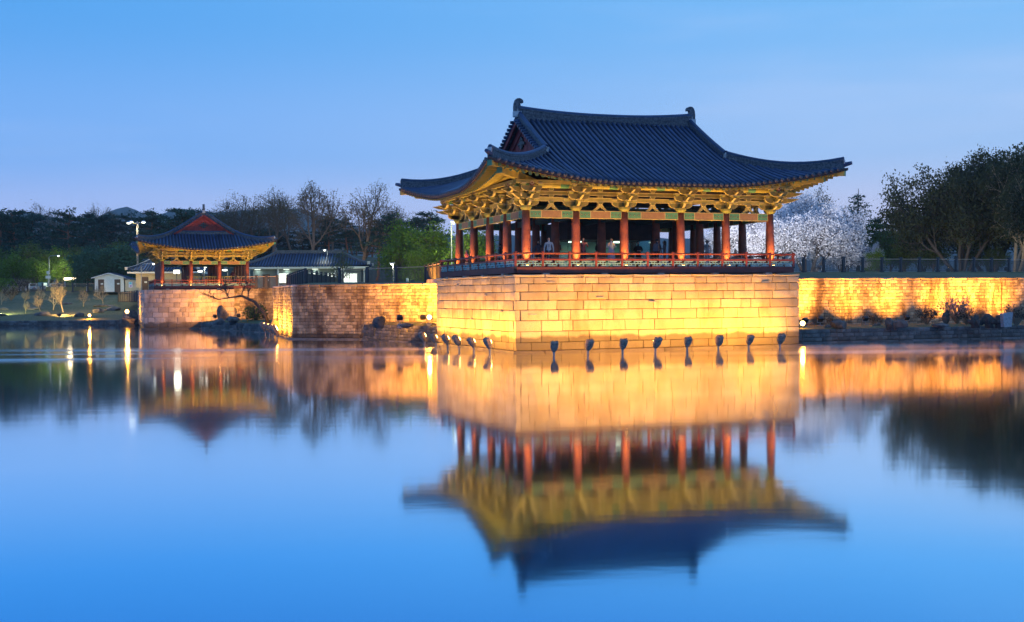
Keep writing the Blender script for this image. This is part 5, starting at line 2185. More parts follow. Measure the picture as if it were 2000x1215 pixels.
# ------------------------------------------------------------------ office, huts and street furniture
def hip_roof(t, lx, ly, z0, rise, ridge, over=1.2, sp=.36, cov=tile):
    """hipped tiled roof in the thing's own space"""
    X, Y = lx / 2 + over, ly / 2 + over

    def srf(x, y, side):
        dx, dy = X - abs(x), Y - abs(y)
        d = dx * Y / max(.1, (X - ridge)) if side else dy
        f = d / Y
        return Vector((x, y, z0 + rise * (f * .82 + .18 * f * f) + .22 * max(0, 1 - min(dx, 99) / 3.5) ** 2 * max(0, 1 - dy / 3) + (.22 * max(0, 1 - dy / 3.5) ** 2 * max(0, 1 - dx / 3) if side else 0)))
    b = MB()
    k = (X - ridge) / Y
    for sy in (-1, 1):
        b.grid(lambda p, q: srf((-X + 2 * X * p) * (1 - q * (X - ridge) / X), sy * (Y - q * Y), False), 16, 5)
    for sx in (-1, 1):
        b.grid(lambda p, q: srf(sx * (X - q * (X - ridge)), (-Y + 2 * Y * p) * (1 - q), True), 10, 5)
    b.box((0, 0, z0 - .12), (2 * X - .1, 2 * Y - .1, .2), 1)
    rf = put('roof', b.mesh('roof', [tile_pan, white_p]), t)
    n = int(2 * X / sp)
    for i in range(n):
        x = -X + (i + .5) * 2 * X / n
        hi = Y if abs(x) <= ridge else Y * (X - abs(x)) / (X - ridge)
        if hi > .4:
            c = MB()
            c.tube([srf(x, -(Y - hi * j / 5), False) + Vector((0, 0, .03)) for j in range(6)], .10, 6)
            put('tile_row', c.mesh('tile_row', cov, True), rf)
    n = int(2 * Y / sp)
    for sx in (-1, 1):
        for i in range(n):
            y = -Y + (i + .5) * 2 * Y / n
            hi = (X - ridge) * (Y - abs(y)) / Y
            if hi > .4:
                c = MB()
                c.tube([srf(sx * (X - hi * j / 4), y, True) + Vector((0, 0, .03)) for j in range(5)], .10, 6)
                put('tile_row', c.mesh('tile_row', cov, True), rf)
    c = MB()
    zr = z0 + rise
    c.bar(Vector((-ridge - .2, 0, zr + .15)), Vector((ridge + .2, 0, zr + .15)), .34, .5)
    for sx in (-1, 1):
        c.box((sx * (ridge + .1), 0, zr + .5), (.3, .3, .45))
    put('ridge', c.mesh('ridge', ridge_m), t)
    for sx in (-1, 1):
        for sy in (-1, 1):
            c = MB()
            pr = None
            for j in range(7):
                q = srf(sx * (ridge + (X - ridge) * j / 6), sy * Y * j / 6, False) + Vector((0, 0, .14))
                if pr is not None:
                    c.bar(pr, q, .3, .3)
                pr = q
            o = put('hip_ridge', c.mesh('hip_ridge', ridge_m), t)
            e = MB()
            e.box((pr.x, pr.y, pr.z + .05), (.34, .34, .36))
            put('end_plate', e.mesh('end_plate', plaster), o)


def building_box(t, lx, ly, h, m, openings, z=0.):
    """walls with window openings on the front (-y); openings: (x, z0, w, h, kind)"""
    b = MB()
    b.box((0, 0, z + h / 2), (lx, ly, h))
    w = put('wall', b.mesh('wall', m), t)
    for x, z0, ww, hh, kind in openings:
        f = MB()
        y = -ly / 2
        fw = .07
        for sg in (-1, 1):
            f.box((x + sg * (ww / 2), y - .02, z0 + hh / 2), (fw, .1, hh + fw))
            f.box((x, y - .018, z0 + hh / 2 + sg * hh / 2), (ww, .1, fw))
        if kind == 'window':
            n = max(1, round(ww / .9))
            for k in range(1, n):
                f.box((x - ww / 2 + ww * k / n, y - .016, z0 + hh / 2), (.045, .08, hh))
            o = put('window', f.mesh('window', steel), t)
            for k in range(n):
                g = MB()
                g.box((x - ww / 2 + ww * (k + .5) / n, y - .01, z0 + hh / 2), (ww / n - .05, .015, hh - .05))
                put('pane', g.mesh('pane', win_lit), o)
        else:
            o = put('door', f.mesh('door', door_m), t)
            g = MB()
            g.box((x, y - .012, z0 + hh / 2), (ww - .06, .03, hh - .04))
            put('leaf', g.mesh('leaf', door_m), o)
            g = MB()
            g.box((x + .12, y - .04, z0 + hh * .66), (.34, .02, .2))
            put('notice', g.mesh('notice', white_p), o)


d = 150.
ob = thing('office_building', 'long low office with a blue tiled hipped roof and lit windows, between the pavilions', 'building', (xat(606, d), d, 3.85), R(4))
building_box(ob, 13.2, 6.5, 2.75, grey_wall, [(-5.0, .0, .8, 2.0, 'door'), (-2.5, .95, 2.0, 1.2, 'window'), (.2, .95, 1.6, 1.2, 'window'), (3.0, .95, 1.0, 1.2, 'window'), (5.2, .5, 1.8, 1.6, 'window')])
hip_roof(ob, 13.2, 6.5, 2.95, 1.75, 4.1, 1.0, .34)
b = MB()
b.box((0, 0, 2.72), (14.6, 8.0, .12))
for x in (-7.0, -3.5, 0, 3.5, 7.0):
    b.box((x, -3.75, 1.33), (.2, .2, 2.66))
put('canopy', b.mesh('canopy', white_p), ob)
for x in (-6.0, -2.5, 1.0, 4.4):
    b = MB()
    b.box((x, -3.6, 2.63), (.7, .25, .05))
    put('canopy_light', b.mesh('canopy_light', win_lit), ob)
    lamp(ob, 'AREA', (x, -3.6, 2.55), 8, (.75, 1, .85), (x, -3.4, 0), .5, 170)
b = MB()
b.box((-6.4, -4.1, 3.2), (.25, .25, .55))
d = 158.
hb = thing('white_hut', 'small white hut with a low gable roof and two brown doors on the bank', 'hut', (xat(220, d + 14), d + 14, 4.0), R(3))
building_box(hb, 4.1, 3.0, 2.05, white_p, [(-1.15, 0, .75, 1.75, 'door'), (1.15, 0, .75, 1.75, 'door')])
b = MB()
b.prism([(-2.0, 2.05), (2.0, 2.05), (0, 2.6)], -1.5, 1.5)
put('gable', b.mesh('gable', white_p), hb)
b = MB()
for sg in (-1, 1):
    b.bar(Vector((sg * 2.5, 0, 2.0)), Vector((0, 0, 2.72)), 3.7, .12, 0, up=Vector((0, 0, 1)))
put('roof', b.mesh('roof', tile), hb)
b = MB()
for sg in (-1, 1):
    b.bar(Vector((sg * 2.45, -1.86, 1.97)), Vector((0, -1.86, 2.66)), .06, .12)
put('fascia', b.mesh('fascia', white_p), hb)
sh = thing('shed', 'small cream shed with a lean-to roof and blue picture, right of the white hut', 'shed', (xat(259, d + 13), d + 13, 4.0), R(3))
b = MB()
b.box((0, 0, .85), (1.5, 1.8, 1.7))
put('wall', b.mesh('wall', cream_wall), sh)
b = MB()
b.bar(Vector((-.95, 0, 1.98)), Vector((1.1, 0, 1.72)), 2.2, .12)
put('roof', b.mesh('roof', tile), sh)
b = MB()
b.box((0, -.92, 1.0), (.55, .02, .8))
pc = put('poster', b.mesh('poster', mat('pale_poster', (.6, .55, .6), rough=.5)), sh)
b = MB()
b.tube([Vector((-.02, -.932, 1.2)), Vector((-.02, -.938, 1.2))], .17, 14)
put('blue_circle', b.mesh('blue_circle', emis('glowing_cyan_print', (.1, .6, .8), .5)), pc)  # printed circle given a glow of its own, no lamp behind it
b = MB()
b.tube([Vector((.04, -.932, .82)), Vector((.04, -.938, .82))], .12, 14)
put('violet_circle', b.mesh('violet_circle', emis('glowing_violet_print', (.5, .2, .8), .35)), pc)  # brightness of this print is emission too
gb = thing('gate_building', 'low tiled building with pale wall behind the left side of the smaller pavilion', 'building', (xat(330, 152), 152, 3.9), R(4))
building_box(gb, 7, 5, 2.3, cream_wall, [(-2.4, 0, .8, 1.8, 'door')])
hip_roof(gb, 7, 5, 2.5, 1.5, 2.0, .9, .36)


def double_lamp(px, d, top, base_z, label):
    z = CAM_H + (583 - top) / F_PX * d
    t = thing('lamp_post', label, 'lamp post', (xat(px, d), d, base_z))
    H = z - base_z
    b = MB()
    b.tube([Vector((0, 0, -.3)), Vector((0, 0, H))], [.14, .09], 10)
    put('pole', b.mesh('pole', bark_p), t)
    b = MB()
    b.tube([Vector((-.7, 0, H - .05)), Vector((.7, 0, H - .05))], .04, 6)
    b.tube([Vector((-.16, 0, H - .25)), Vector((0, 0, H + .1)), Vector((.16, 0, H - .25))], .05, 6)
    put('cross_arm', b.mesh('cross_arm', steel), t)
    for x, y, dz in ((-.75, 0, .1), (-1.0, -.25, -.05), (.8, 0, .05)):
        b = MB()
        b.lathe([(.10, .16), (.28, .04), (.26, -.02)], 10, 0, (x, y, H + dz))
        o = put('lamp_head', b.mesh('lamp_head', steel, True), t)
        b = MB()
        b.lathe([(.25, -.03), (.18, -.14), (.05, -.18)], 10, 0, (x, y, H + dz))
        put('bulb', b.mesh('bulb', lamp_white, True), o)
        lamp(t, 'AREA', (x, y - .0, H + dz - .3), 130 if x < 0 else 700, (.95, 1, .85), (x, y, 0) if x < 0 else (-4, 28, 1), .3, 165)
    return t


double_lamp(270, 150, 437, 3.9, 'tall lamp post with three lit heads left of the smaller pavilion')


def street_lamp(px, d, top, base_z, arm, label, power=40, color=(.95, 1, .75), m=lamp_white, r=.14, aim=None):
    z = CAM_H + (581 - top) / F_PX * d
    t = thing('street_lamp', label, 'street lamp', (xat(px, d), d, base_z))
    H = z - base_z
    b = MB()
    pts = [Vector((0, 0, -.3)), Vector((0, 0, H - .25)), Vector((arm * .15, 0, H - .02)), Vector((arm, 0, H + .05))]
    b.tube(pts, [.07, .05, .045, .035], 8)
    put('pole', b.mesh('pole', stem_m), t)
    b = MB()
    b.box((arm + .1 * (1 if arm > 0 else -1), 0, H + .07), (.5, .22, .1))
    o = put('lamp_head', b.mesh('lamp_head', steel), t)
    b = MB()
    c = Vector((arm + .1 * (1 if arm > 0 else -1), 0, H + .0))
    b.lathe([(r, .02), (r, -.03), (r * .8, -.1), (r * .3, -.13)], 10, 0, c)
    put('bulb', b.mesh('bulb', m, True), o)
    lamp(t, 'AREA', c - Vector((0, 0, .2)), power, color, c + (aim or Vector((0, 0, -9))), .25, 165)
    return t


street_lamp(97, 182, 499, 4.1, 1.35, 'slim street lamp with one arm above the parked cars', 500, aim=Vector((0, 5, -4)))
street_lamp(277, 146, 516, 3.9, 1.4, 'lamp with a yellow-lit head at the left eave of the smaller pavilion', 60, (1, 1, .5))
street_lamp(400, 140, 523, 3.9, .01, 'white lamp seen between the middle columns of the smaller pavilion', 40)
street_lamp(398, 134, 531, 3.9, -.25, 'grey globe lamp seen between the middle columns of the smaller pavilion', 8, r=.3)
street_lamp(446, 134, 529, 3.9, -.25, 'grey globe lamp seen between right columns of the smaller pavilion', 8, r=.3)
street_lamp(640, 148, 492, 6.0, -.2, 'small white lamp post above the long low roof', 25)
street_lamp(769, 118, 520, 3.9, -.03, 'white lamp post at the foot of the green trees behind the fence', 40)
street_lamp(905, 102, 428, 4.0, .25, 'lamp shining white at the far left columns under the big eave', 900, (.9, 1, .5), lamp_glare, .1, Vector((-.2, 9, 1)))
street_lamp(883, 106, 441, 4.0, .1, 'second lamp lighting the yellow-green tree by the last left column', 700, (.9, 1, .5), lamp_white, .07, Vector((-.5, 9, 1)))
# glaring work light behind the smaller pavilion
p = atd(345, 531, 131)
wl_ = thing('work_light', 'glaring white light behind the balusters of the smaller pavilion', 'floodlight', (p.x, p.y, 3.9))
b = MB()
h = p.z - 3.9
b.tube([Vector((0, 0, -.1)), Vector((0, 0, h))], .05, 6)
b.bar(Vector((-.3, 0, .02)), Vector((.3, 0, .02)), .3, .06)
put('stand', b.mesh('stand', stem_m), wl_)
b = MB()
b.box((0, .12, h), (.72, .2, .5))
o = put('lamp_head', b.mesh('lamp_head', steel), wl_)
b = MB()
b.box((0, .0, h), (.64, .04, .4))
put('lens', b.mesh('lens', lamp_glare), o)
lamp(wl_, 'AREA', (0, -.1, h), 8, (1, 1, .8), (0, -1, h), .8, 160)
# a pale inner rail and bells inside the smaller pavilion
lr = thing('baluster_rail', 'pale inner rail with upright balusters inside the smaller pavilion', 'railing', LM @ Vector((-left_pav.L + .6, 0, ZF)), TH + PI / 2)
b = MB()
w = left_pav.B * .8 - .2
b.bar(Vector((0, -w + .0, .95)), Vector((0, w * .45, .95)), .08, .07)
b.bar(Vector((0, -w, .12)), Vector((0, w * .45, .12)), .07, .06)
put('rail', b.mesh('rail', ochre), lr)
n = 24
b = MB()
b.box((0, 0, .53), (.055, .055, .8))
bal = b.mesh('baluster', ochre)
for i in range(n):
    put('baluster', bal, lr, loc=(0, -w + w * 1.45 * (i + .5) / n, 0))


# floodlights for the blossom
def blossom_flood(px, d, label):
    ground_floodlight(Vector((xat(px, d), d, 4.85)), Vector((.1, 1, 0)), 40, label, 'floodlights on the ground', 1500, color=(.95, .95, 1.0), s=1., spread=160)


blossom_flood(1600, 101, 'floodlight on the lawn aimed at the big cherry, behind the fence')
blossom_flood(1505, 98, 'floodlight on the lawn aimed at the cherry behind the corner column')
blossom_flood(1440, 104, 'floodlight on the lawn aimed at the cherry between the right columns')
ground_floodlight(Vector((xat(1966, 112), 112, 4.8)), Vector((.1, 1, 0)), 45, 'floodlight lighting the forked trunk at the right edge', 'floodlights on the ground', 40, color=(1, .85, .4))
ground_floodlight(Vector((xat(1852, 117), 117, 4.8)), Vector((.1, 1, 0)), 45, 'floodlight lighting the many stems of the domed tree', 'floodlights on the ground', 30, color=(1, .85, .4))
ground_floodlight(Vector((xat(806, 118), 118, 4.1)), Vector((-.1, 1, 0)), 40, 'floodlight on the grass lighting the broad bright green tree', 'floodlights on the ground', 1700, color=(.95, 1, .6))
ground_floodlight(Vector((xat(612, 190), 190, 4.6)), Vector((0, 1, 0)), 40, 'floodlight behind the office lighting the mound and trunks', 'floodlights on the ground', 500, color=(1, .7, .35), spread=165)
ground_floodlight(Vector((xat(712, 186), 186, 4.6)), Vector((0, 1, 0)), 40, 'floodlight lighting the trunk of the solitary bare tree', 'floodlights on the ground', 300, color=(1, .7, .35), spread=165)

# glass show-case inside the pavilion
gc_ = thing('glass_showcase', 'glass room with a dark header, lit greenish white inside the big pavilion', 'showcase', PM @ Vector((-.05, 1.2, ZF)), TH)
W_, D_, H_ = 5.6, 3.4, 1.85
b = MB()
b.box((0, 0, H_ + .55), (W_ + .2, D_ + .2, 1.1))
put('header', b.mesh('header', dark_wood), gc_)
b = MB()
b.box((0, 0, .08), (W_ + .1, D_ + .1, .16))
put('plinth', b.mesh('plinth', dark_wood), gc_)
b = MB()
b.box((0, D_ / 2 - .05, H_ / 2 + .08), (W_, .06, H_ - .16))
put('back_panel', b.mesh('back_panel', mat('pale_green_panel', (.22, .40, .36), rough=.5)), gc_)
b = MB()
b.box((0, 0, .9), (3.2, 1.6, .12))
for x in (-1.4, 1.4):
    b.box((x, 0, .5), (.15, 1.2, .7))
put('model_table', b.mesh('model_table', grey_wall), gc_)
gl_m = NT('show_case_glass')
gl_m.b.inputs['Transmission Weight'].default_value = 1
gl_m.b.inputs['Roughness'].default_value = .02
gl_m.b.inputs['IOR'].default_value = 1.15
gl_m.base((.7, .95, .88))
for k in range(4):
    b = MB()
    w = W_ / 4
    b.box((-W_ / 2 + w * (k + .5), -D_ / 2, H_ / 2 + .08), (w - .03, .02, H_ - .2))
    put('pane', b.mesh('pane', gl_m.m), gc_)
for sx in (-1, 1):
    b = MB()
    b.box((sx * W_ / 2, 0, H_ / 2 + .08), (.02, D_ - .1, H_ - .2))
    put('pane', b.mesh('pane', gl_m.m), gc_)
for x in (-1.5, 1.5):
    b = MB()
    b.box((x, .1, H_ - .06), (.9, .5, .06))
    put('ceiling_lamp', b.mesh('ceiling_lamp', lamp_white), gc_)
    lamp(gc_, 'AREA', (x, .1, H_ - .12), 11, (.8, 1, .92), (x, .3, 0), .6, 170)

# ------------------------------------------------------------------ people
def person_body(pose, lean=0.):
    """one continuous figure grown from a skeleton of joints; returns mesh with four material slots: skin, top, legs, shoes"""
    J, E_, RG = [], [], []

    def j(p, r, ry=None):
        J.append((Vector(p), r, ry or r))
        return len(J) - 1

    def e(a, b, reg):
        E_.append((a, b))
        RG.append(reg)
    pel = j((0, 0, .94), .135, .10)
    sp = j((0, -lean * .3, 1.13), .125, .095)
    ch = j((0, -lean * .7, 1.32), .15, .105)
    nk = j((0, .005 - lean, 1.475), .052)
    hb = j((0, -.005 - lean, 1.55), .075, .085)
    hm = j((0, -.012 - lean, 1.62), .08, .10)
    ht = j((0, .005 - lean, 1.695), .055, .07)
    ns = j((0, -.122 - lean, 1.60), .012)
    e(pel, sp, 1)
    e(sp, ch, 1)
    e(ch, nk, 1)
    e(nk, hb, 0)
    e(hb, hm, 0)
    e(hm, ht, 0)
    e(hm, ns, 0)
    for s in (-1, 1):
        hp = j((s * .095, 0, .88), .092, .095)
        kn = j((s * .10, -.015, .49), .062)
        an = j((s * .105, .02, .09), .042)
        toe = j((s * .12, -.15, .035), .036, .04)
        e(pel, hp, 2)
        e(hp, kn, 2)
        e(kn, an, 2)
        e(an, toe, 3)
        sh = j((s * .185, -lean * .8, 1.40), .062)
        el, wr, hd = pose[0 if s < 0 else 1]
        el, wr, hd = Vector(el), Vector(wr), Vector(hd)
        el.x *= s
        wr.x *= s
        hd.x *= s
        ie, iw = j(el, .046), j(wr, .032)
        ih = j(wr.lerp(hd, .55), .036, .022)
        e(ch, sh, 1)
        e(sh, ie, 1)
        e(ie, iw, 1)
        e(iw, ih, 0)
        d = (hd - wr).normalized()
        side = d.cross(Vector((0, 1, 0)))
        side = side.normalized() if side.length > .1 else Vector((1, 0, 0))
        for k, ln in enumerate((.075, .088, .083, .066)):
            b = j(wr + d * .085 + side * (.026 - .0175 * k), .0095)
            t_ = j(wr + d * (.085 + ln * .6) + side * (.028 - .019 * k), .0085)
            u_ = j(wr + d * (.085 + ln) + side * (.028 - .019 * k) + Vector((0, -.012, 0)), .0075)
            e(ih, b, 0)
            e(b, t_, 0)
            e(t_, u_, 0)
        b = j(wr + d * .035 + side * .036, .012)
        t_ = j(wr + d * .075 + side * .058, .0095)
        e(ih, b, 0)
        e(b, t_, 0)
    me = bpy.data.meshes.new('body')
    me.from_pydata([p for p, _, _ in J], E_, [])
    o = bpy.data.objects.new('body', me)
    COL.objects.link(o)
    o.modifiers.new('skin', 'SKIN').use_smooth_shade = True
    o.modifiers.new('sub', 'SUBSURF').levels = 1
    if not me.skin_vertices:
        bm = bmesh.new()
        bm.from_mesh(me)
        bm.verts.layers.skin.verify()
        bm.to_mesh(me)
        bm.free()
    for i, (p, r, ry) in enumerate(J):
        me.skin_vertices[0].data[i].radius = (r, ry)
        me.skin_vertices[0].data[i].use_root = (i == pel)
    dg = bpy.context.evaluated_depsgraph_get()
    out = bpy.data.meshes.new_from_object(o.evaluated_get(dg))
    bpy.data.objects.remove(o)
    segs = [(J[a][0], J[b][0], (J[a][1] + J[b][1]) / 2, g) for (a, b), g in zip(E_, RG)]
    idx = []
    for p in out.polygons:
        c = p.center
        best, reg = 9, 0
        for a, b, r, g in segs:
            ab = b - a
            t_ = max(0, min(1, (c - a).dot(ab) / max(1e-9, ab.dot(ab))))
            dd = (c - a - ab * t_).length - r
            if dd < best:
                best, reg = dd, g
        idx.append(reg)
    out.materials.clear()
    for m in (skin, red_rail, dark_wood, shoe):
        out.materials.append(m)
    out.polygons.foreach_set('material_index', idx)
    out.polygons.foreach_set('use_smooth', [True] * len(idx))
    return out


DOWN = ((.25, .02, 1.13), (.26, -.05, .88), (.25, -.09, .74))
UP_ = ((.27, -.06, 1.16), (.16, -.26, 1.30), (.10, -.33, 1.42))
FRONT = ((.27, -.02, 1.14), (.13, -.24, 1.12), (.04, -.30, 1.13))
BODY = [person_body((DOWN, DOWN)), person_body((UP_, UP_), .02), person_body((FRONT, FRONT), .03), person_body((DOWN, UP_), .02)]
hb_ = MB()
n_, m_2 = 14, 9
hb_.grid(lambda p, q: Vector((math.sin(q * 1.9) * math.sin(p * 2 * PI) * .098, .012 + math.sin(q * 1.9) * -math.cos(p * 2 * PI) * (.122 if abs(p - .5) < .30 else .085) * (1 if abs(p - .5) < .3 else .6 + .4 * (q < .5)), 1.632 + math.cos(q * 1.9 * (1.05 if abs(p - .5) < .3 else .62)) * .10)), n_, m_2)
HAIR_S = hb_.mesh('hair', hairm, True)
hb_ = MB()
hb_.grid(lambda p, q: Vector((math.sin(min(q * 2.4, 1.75)) * math.sin(p * PI - PI / 2) * .102, .01 + math.sin(min(q * 2.4, 1.75)) * math.cos(p * PI - PI / 2) * .125 - .03, 1.735 - q * q * .36 - .03 * q)), 12, 10)
HAIR_L = hb_.mesh('hair', hairm, True)
cm = {}


def cloth(c):
    k = 'cloth_%d_%d_%d' % tuple(int(x * 100) for x in c)
    if k not in cm:
        cm[k] = mat(k, c, tuple(x * .75 for x in c), 12, .85, bump=.01, bscale=20)
    return cm[k]


def person(base, face, body, top, legs, long_hair, label, scale=1., coat=None, bag=None, emblem=False, group=None):
    t = thing('person', label, 'person', base, math.atan2(face[1], face[0]) + PI / 2, group, scale)
    o = put('body', BODY[body], t)
    for i, m in enumerate((skin, cloth(top), cloth(legs), shoe)):
        o.material_slots[i].link = 'OBJECT'
        o.material_slots[i].material = m
    put('hair', HAIR_L if long_hair else HAIR_S, t)
    if coat:
        b = MB()
        prof = [(.155, 1.36), (.165, 1.2), (.15, 1.05), (.175, .9), (.205, .6), (.225, .42)]
        for i in range(len(prof) - 1):
            (r0, z0), (r1, z1) = prof[i], prof[i + 1]
            for k in range(14):
                a0, a1 = 2 * PI * k / 14, 2 * PI * (k + 1) / 14
                b.poly([(r0 * math.sin(a0) * 1.12, -r0 * math.cos(a0) * .78, z0), (r0 * math.sin(a1) * 1.12, -r0 * math.cos(a1) * .78, z0), (r1 * math.sin(a1) * 1.12, -r1 * math.cos(a1) * .8, z1), (r1 * math.sin(a0) * 1.12, -r1 * math.cos(a0) * .8, z1)])
        put('coat', b.mesh('coat', cloth(coat), True), t)
    if bag:
        b = MB()
        b.prism([(-.14, .98), (.14, .98), (.16, 1.1), (.15, 1.36), (.1, 1.42), (-.1, 1.42), (-.15, 1.36), (-.16, 1.1)], .10, .24)
        for sx in (-1, 1):
            b.tube([Vector((sx * .1, .1, 1.36)), Vector((sx * .12, -.02, 1.47)), Vector((sx * .125, -.13, 1.35)), Vector((sx * .12, -.1, 1.1)), Vector((sx * .13, .1, 1.02))], .016, 5)
        put('backpack', fixn(b.mesh('backpack', cloth(bag))), t)
    if emblem:
        b = MB()
        pts = [Vector((.055 * math.cos(a), -.145 - .006 * math.cos(a) ** 2 * -1, 1.27 + .035 * math.sin(a))) for a in [2 * PI * i / 16 for i in range(17)]]
        b.tube(pts, .007, 5)
        b.bar(Vector((-.05, -.15, 1.19)), Vector((.05, -.15, 1.19)), .008, .014)
        put('shirt_print', b.mesh('shirt_print', hairm), t)
    return t


def at_floor(px, head_y, zf=ZF, h=1.70):
    hz = 572 + (1280 - px) * .008
    d = (zf + h - CAM_H) * F_PX / (hz - head_y)
    q = Vector((xat(px, d), d, zf))
    v = (q - ORG).dot(DV)
    if v < 2.0:         # stay behind the front columns
        k = xat(px, 1.)
        d = (2.0 + ORG.dot(DV)) / (k * DV.x + DV.y)
        q = Vector((xat(px, d), d, zf))
    return q


cam_ = lambda p: (-p.x, -p.y)
p = at_floor(1073, 461)
person(p, cam_(p), 0, (.62, .60, .60), (.05, .05, .07), False, 'person in a pale sweatshirt with a dark print, arms down, facing the pond', emblem=True)
p = at_floor(1053, 470)
person(p, (-.4, -1), 0, (.10, .08, .10), (.03, .03, .04), True, 'person in dark clothes left of the one in the pale sweatshirt')
p = at_floor(1091, 469)
person(p, (.8, -.5), 2, (.16, .07, .05), (.04, .04, .05), False, 'person in a dark red jacket right of the pale sweatshirt')
p = at_floor(1140, 461)
person(p, (.2, -1), 1, (.38, .10, .09), (.05, .04, .05), True, 'person in a reddish top raising hands beside the second front column')
p = at_floor(1168, 470)
person(p, (.9, -.7), 2, (.05, .05, .06), (.02, .02, .03), True, 'person in a dark open jacket holding something green')
g = MB()
g.prism([(-.1, 0), (.1, 0), (.12, .12), (-.1, .14)], -.05, .05)
q = put('green_bag', fixn(g.mesh('green_bag', cloth((.05, .25, .12)))))
dq = Vector((.9, -.7, 0)).normalized()
q.location = p + dq * .30 + Vector((0, 0, 1.0))
q.rotation_euler = (0, 0, math.atan2(dq.y, dq.x) + PI / 2)
tag(q, 'small green bag held in the hands of the person in the dark jacket', 'bag')
p = at_floor(1195, 465)
person(p, (-.1, -1), 1, (.40, .46, .62), (.42, .46, .58), True, 'person in a long pale blue dress taking a photo over the rail', coat=(.40, .46, .62))
p = at_floor(1247, 472)
person(p, (.1, -1), 2, (.02, .02, .024), (.015, .015, .02), False, 'person in a black coat standing alone before the lit glass room', coat=(.02, .02, .024))
p = at_floor(1284, 467)
person(p, (.5, 1), 0, (.07, .075, .10), (.03, .03, .05), False, 'person with a grey backpack seen from behind beside the fourth front column', bag=(.14, .14, .18))
p = at_floor(1299, 470)
person(p, (-1, .2), 3, (.16, .13, .14), (.05, .05, .07), True, 'person in greyish brown standing against the one with the backpack')
p = at_floor(1382, 470)
person(p, (-.6, -.8), 0, (.45, .46, .50), (.30, .32, .36), False, 'person in pale grey near the right end of the pavilion')
p = at_floor(1437, 487, h=1.6)
person(p, (.7, -.6), 3, (.40, .24, .16), (.10, .08, .08), True, 'person in a warm tan top by the fifth front column', scale=.94)
p = at_floor(913, 489, h=1.68)
person(p, (-.8, -.6), 3, (.50, .12, .16), (.35, .30, .30), True, 'person in a pink top between the left-hand columns')
p = at_floor(977, 477, h=1.68)
person(p, (-1, .1), 0, (.04, .05, .09), (.03, .03, .05), False, 'person in dark blue behind the left-hand columns')
p = Vector((xat(455, 127.5), 127.5, LPC.z + ZF * .8))
person(p, (-.3, -1), 0, (.45, .10, .10), (.05, .05, .06), True, 'person in a red top under the smaller pavilion')
p = Vector((xat(417, 128.5), 128.5, LPC.z + ZF * .8))
person(p, (.5, -1), 2, (.05, .05, .06), (.03, .03, .04), False, 'person in dark clothes behind the balusters of the smaller pavilion')
p = Vector((xat(37.5, 174.5), 174.5, 4.15))
person(p, (.7, -.7), 1, (.03, .025, .03), (.05, .07, .13), False, 'person in black top and jeans at the left bank fence')
p = Vector((xat(46.5, 174.7), 174.7, 4.15))
person(p, (-.5, .9), 0, (.40, .30, .24), (.03, .03, .03), True, 'person in a beige top and black trousers beside the one in jeans')


# ------------------------------------------------------------------ parked cars and signs on the left
def car(base, rz, paint, label, group='cars parked behind the left bank'):
    t = thing('parked_car', label, 'car', base, rz, group)
    b = MB()
    side = [(-2.1, .32), (-2.15, .62), (-1.95, .88), (-1.2, .94), (-.62, 1.38), (-.2, 1.46), (.75, 1.46), (1.25, 1.38), (1.75, .98), (2.08, .92), (2.12, .6), (2.05, .32)]
    n = len(side)
    rows = []
    for y, k in ((-.85, .0), (-.78, 1), (.78, 1), (.85, .0)):
        row = []
        for x, z in side:
            tuck = .14 * max(0, (z - .9) / .55)
            yy = y * (1 - tuck)
            row.append((x * (1 if k else .985), yy, z - (0 if k else .03)))
        rows.append(row)
    v = [q for row in rows for q in row]
    f = []
    for i in range(3):
        for k in range(n):
            k2 = (k + 1) % n
            f.append((i * n + k, i * n + k2, (i + 1) * n + k2, (i + 1) * n + k))
    f += [tuple(range(n))[::-1], tuple(range(3 * n, 4 * n))]
    b.add(v, f)
    put('body', fixn(b.mesh('body', paint, True)), t)
    g = MB()
    g.poly([(-1.14, -.66, .98), (-1.14, .66, .98), (-.66, .60, 1.36), (-.66, -.60, 1.36)])
    put('windscreen', g.mesh('windscreen', carglass), t, loc=(-.03, 0, .02))
    g = MB()
    g.poly([(1.72, -.64, 1.02), (1.72, .64, 1.02), (1.30, .58, 1.36), (1.30, -.58, 1.36)])
    put('rear_window', g.mesh('rear_window', carglass), t, loc=(.035, 0, .02))
    for sy in (-1, 1):
        g = MB()
        g.prism([(-.95, .98), (1.5, .98), (1.15, 1.34), (-.55, 1.36)], sy * .775, sy * .80)
        put('side_window', fixn(g.mesh('side_window', carglass)), t)
        for x in (-1.35, 1.32):
            w = MB()
            w.tube([Vector((x, sy * .68, .32)), Vector((x, sy * .87, .32))], .32, 16)
            o = put('wheel', w.mesh('wheel', tyre), t)
            w = MB()
            w.tube([Vector((x, sy * .86, .32)), Vector((x, sy * .885, .32))], .19, 12)
            put('rim', w.mesh('rim', steel), o)
        g = MB()
        g.box((2.10, sy * .62, .74), (.06, .34, .16))
        put('tail_light', g.mesh('tail_light', MATS['red_tail_light']), t)
        g = MB()
        g.box((-2.09, sy * .60, .70), (.08, .36, .15))
        put('headlight', g.mesh('headlight', white_p), t)
    g = MB()
    g.box((2.13, 0, .62), (.03, .5, .12))
    put('number_plate', g.mesh('number_plate', white_p), t)
    return t


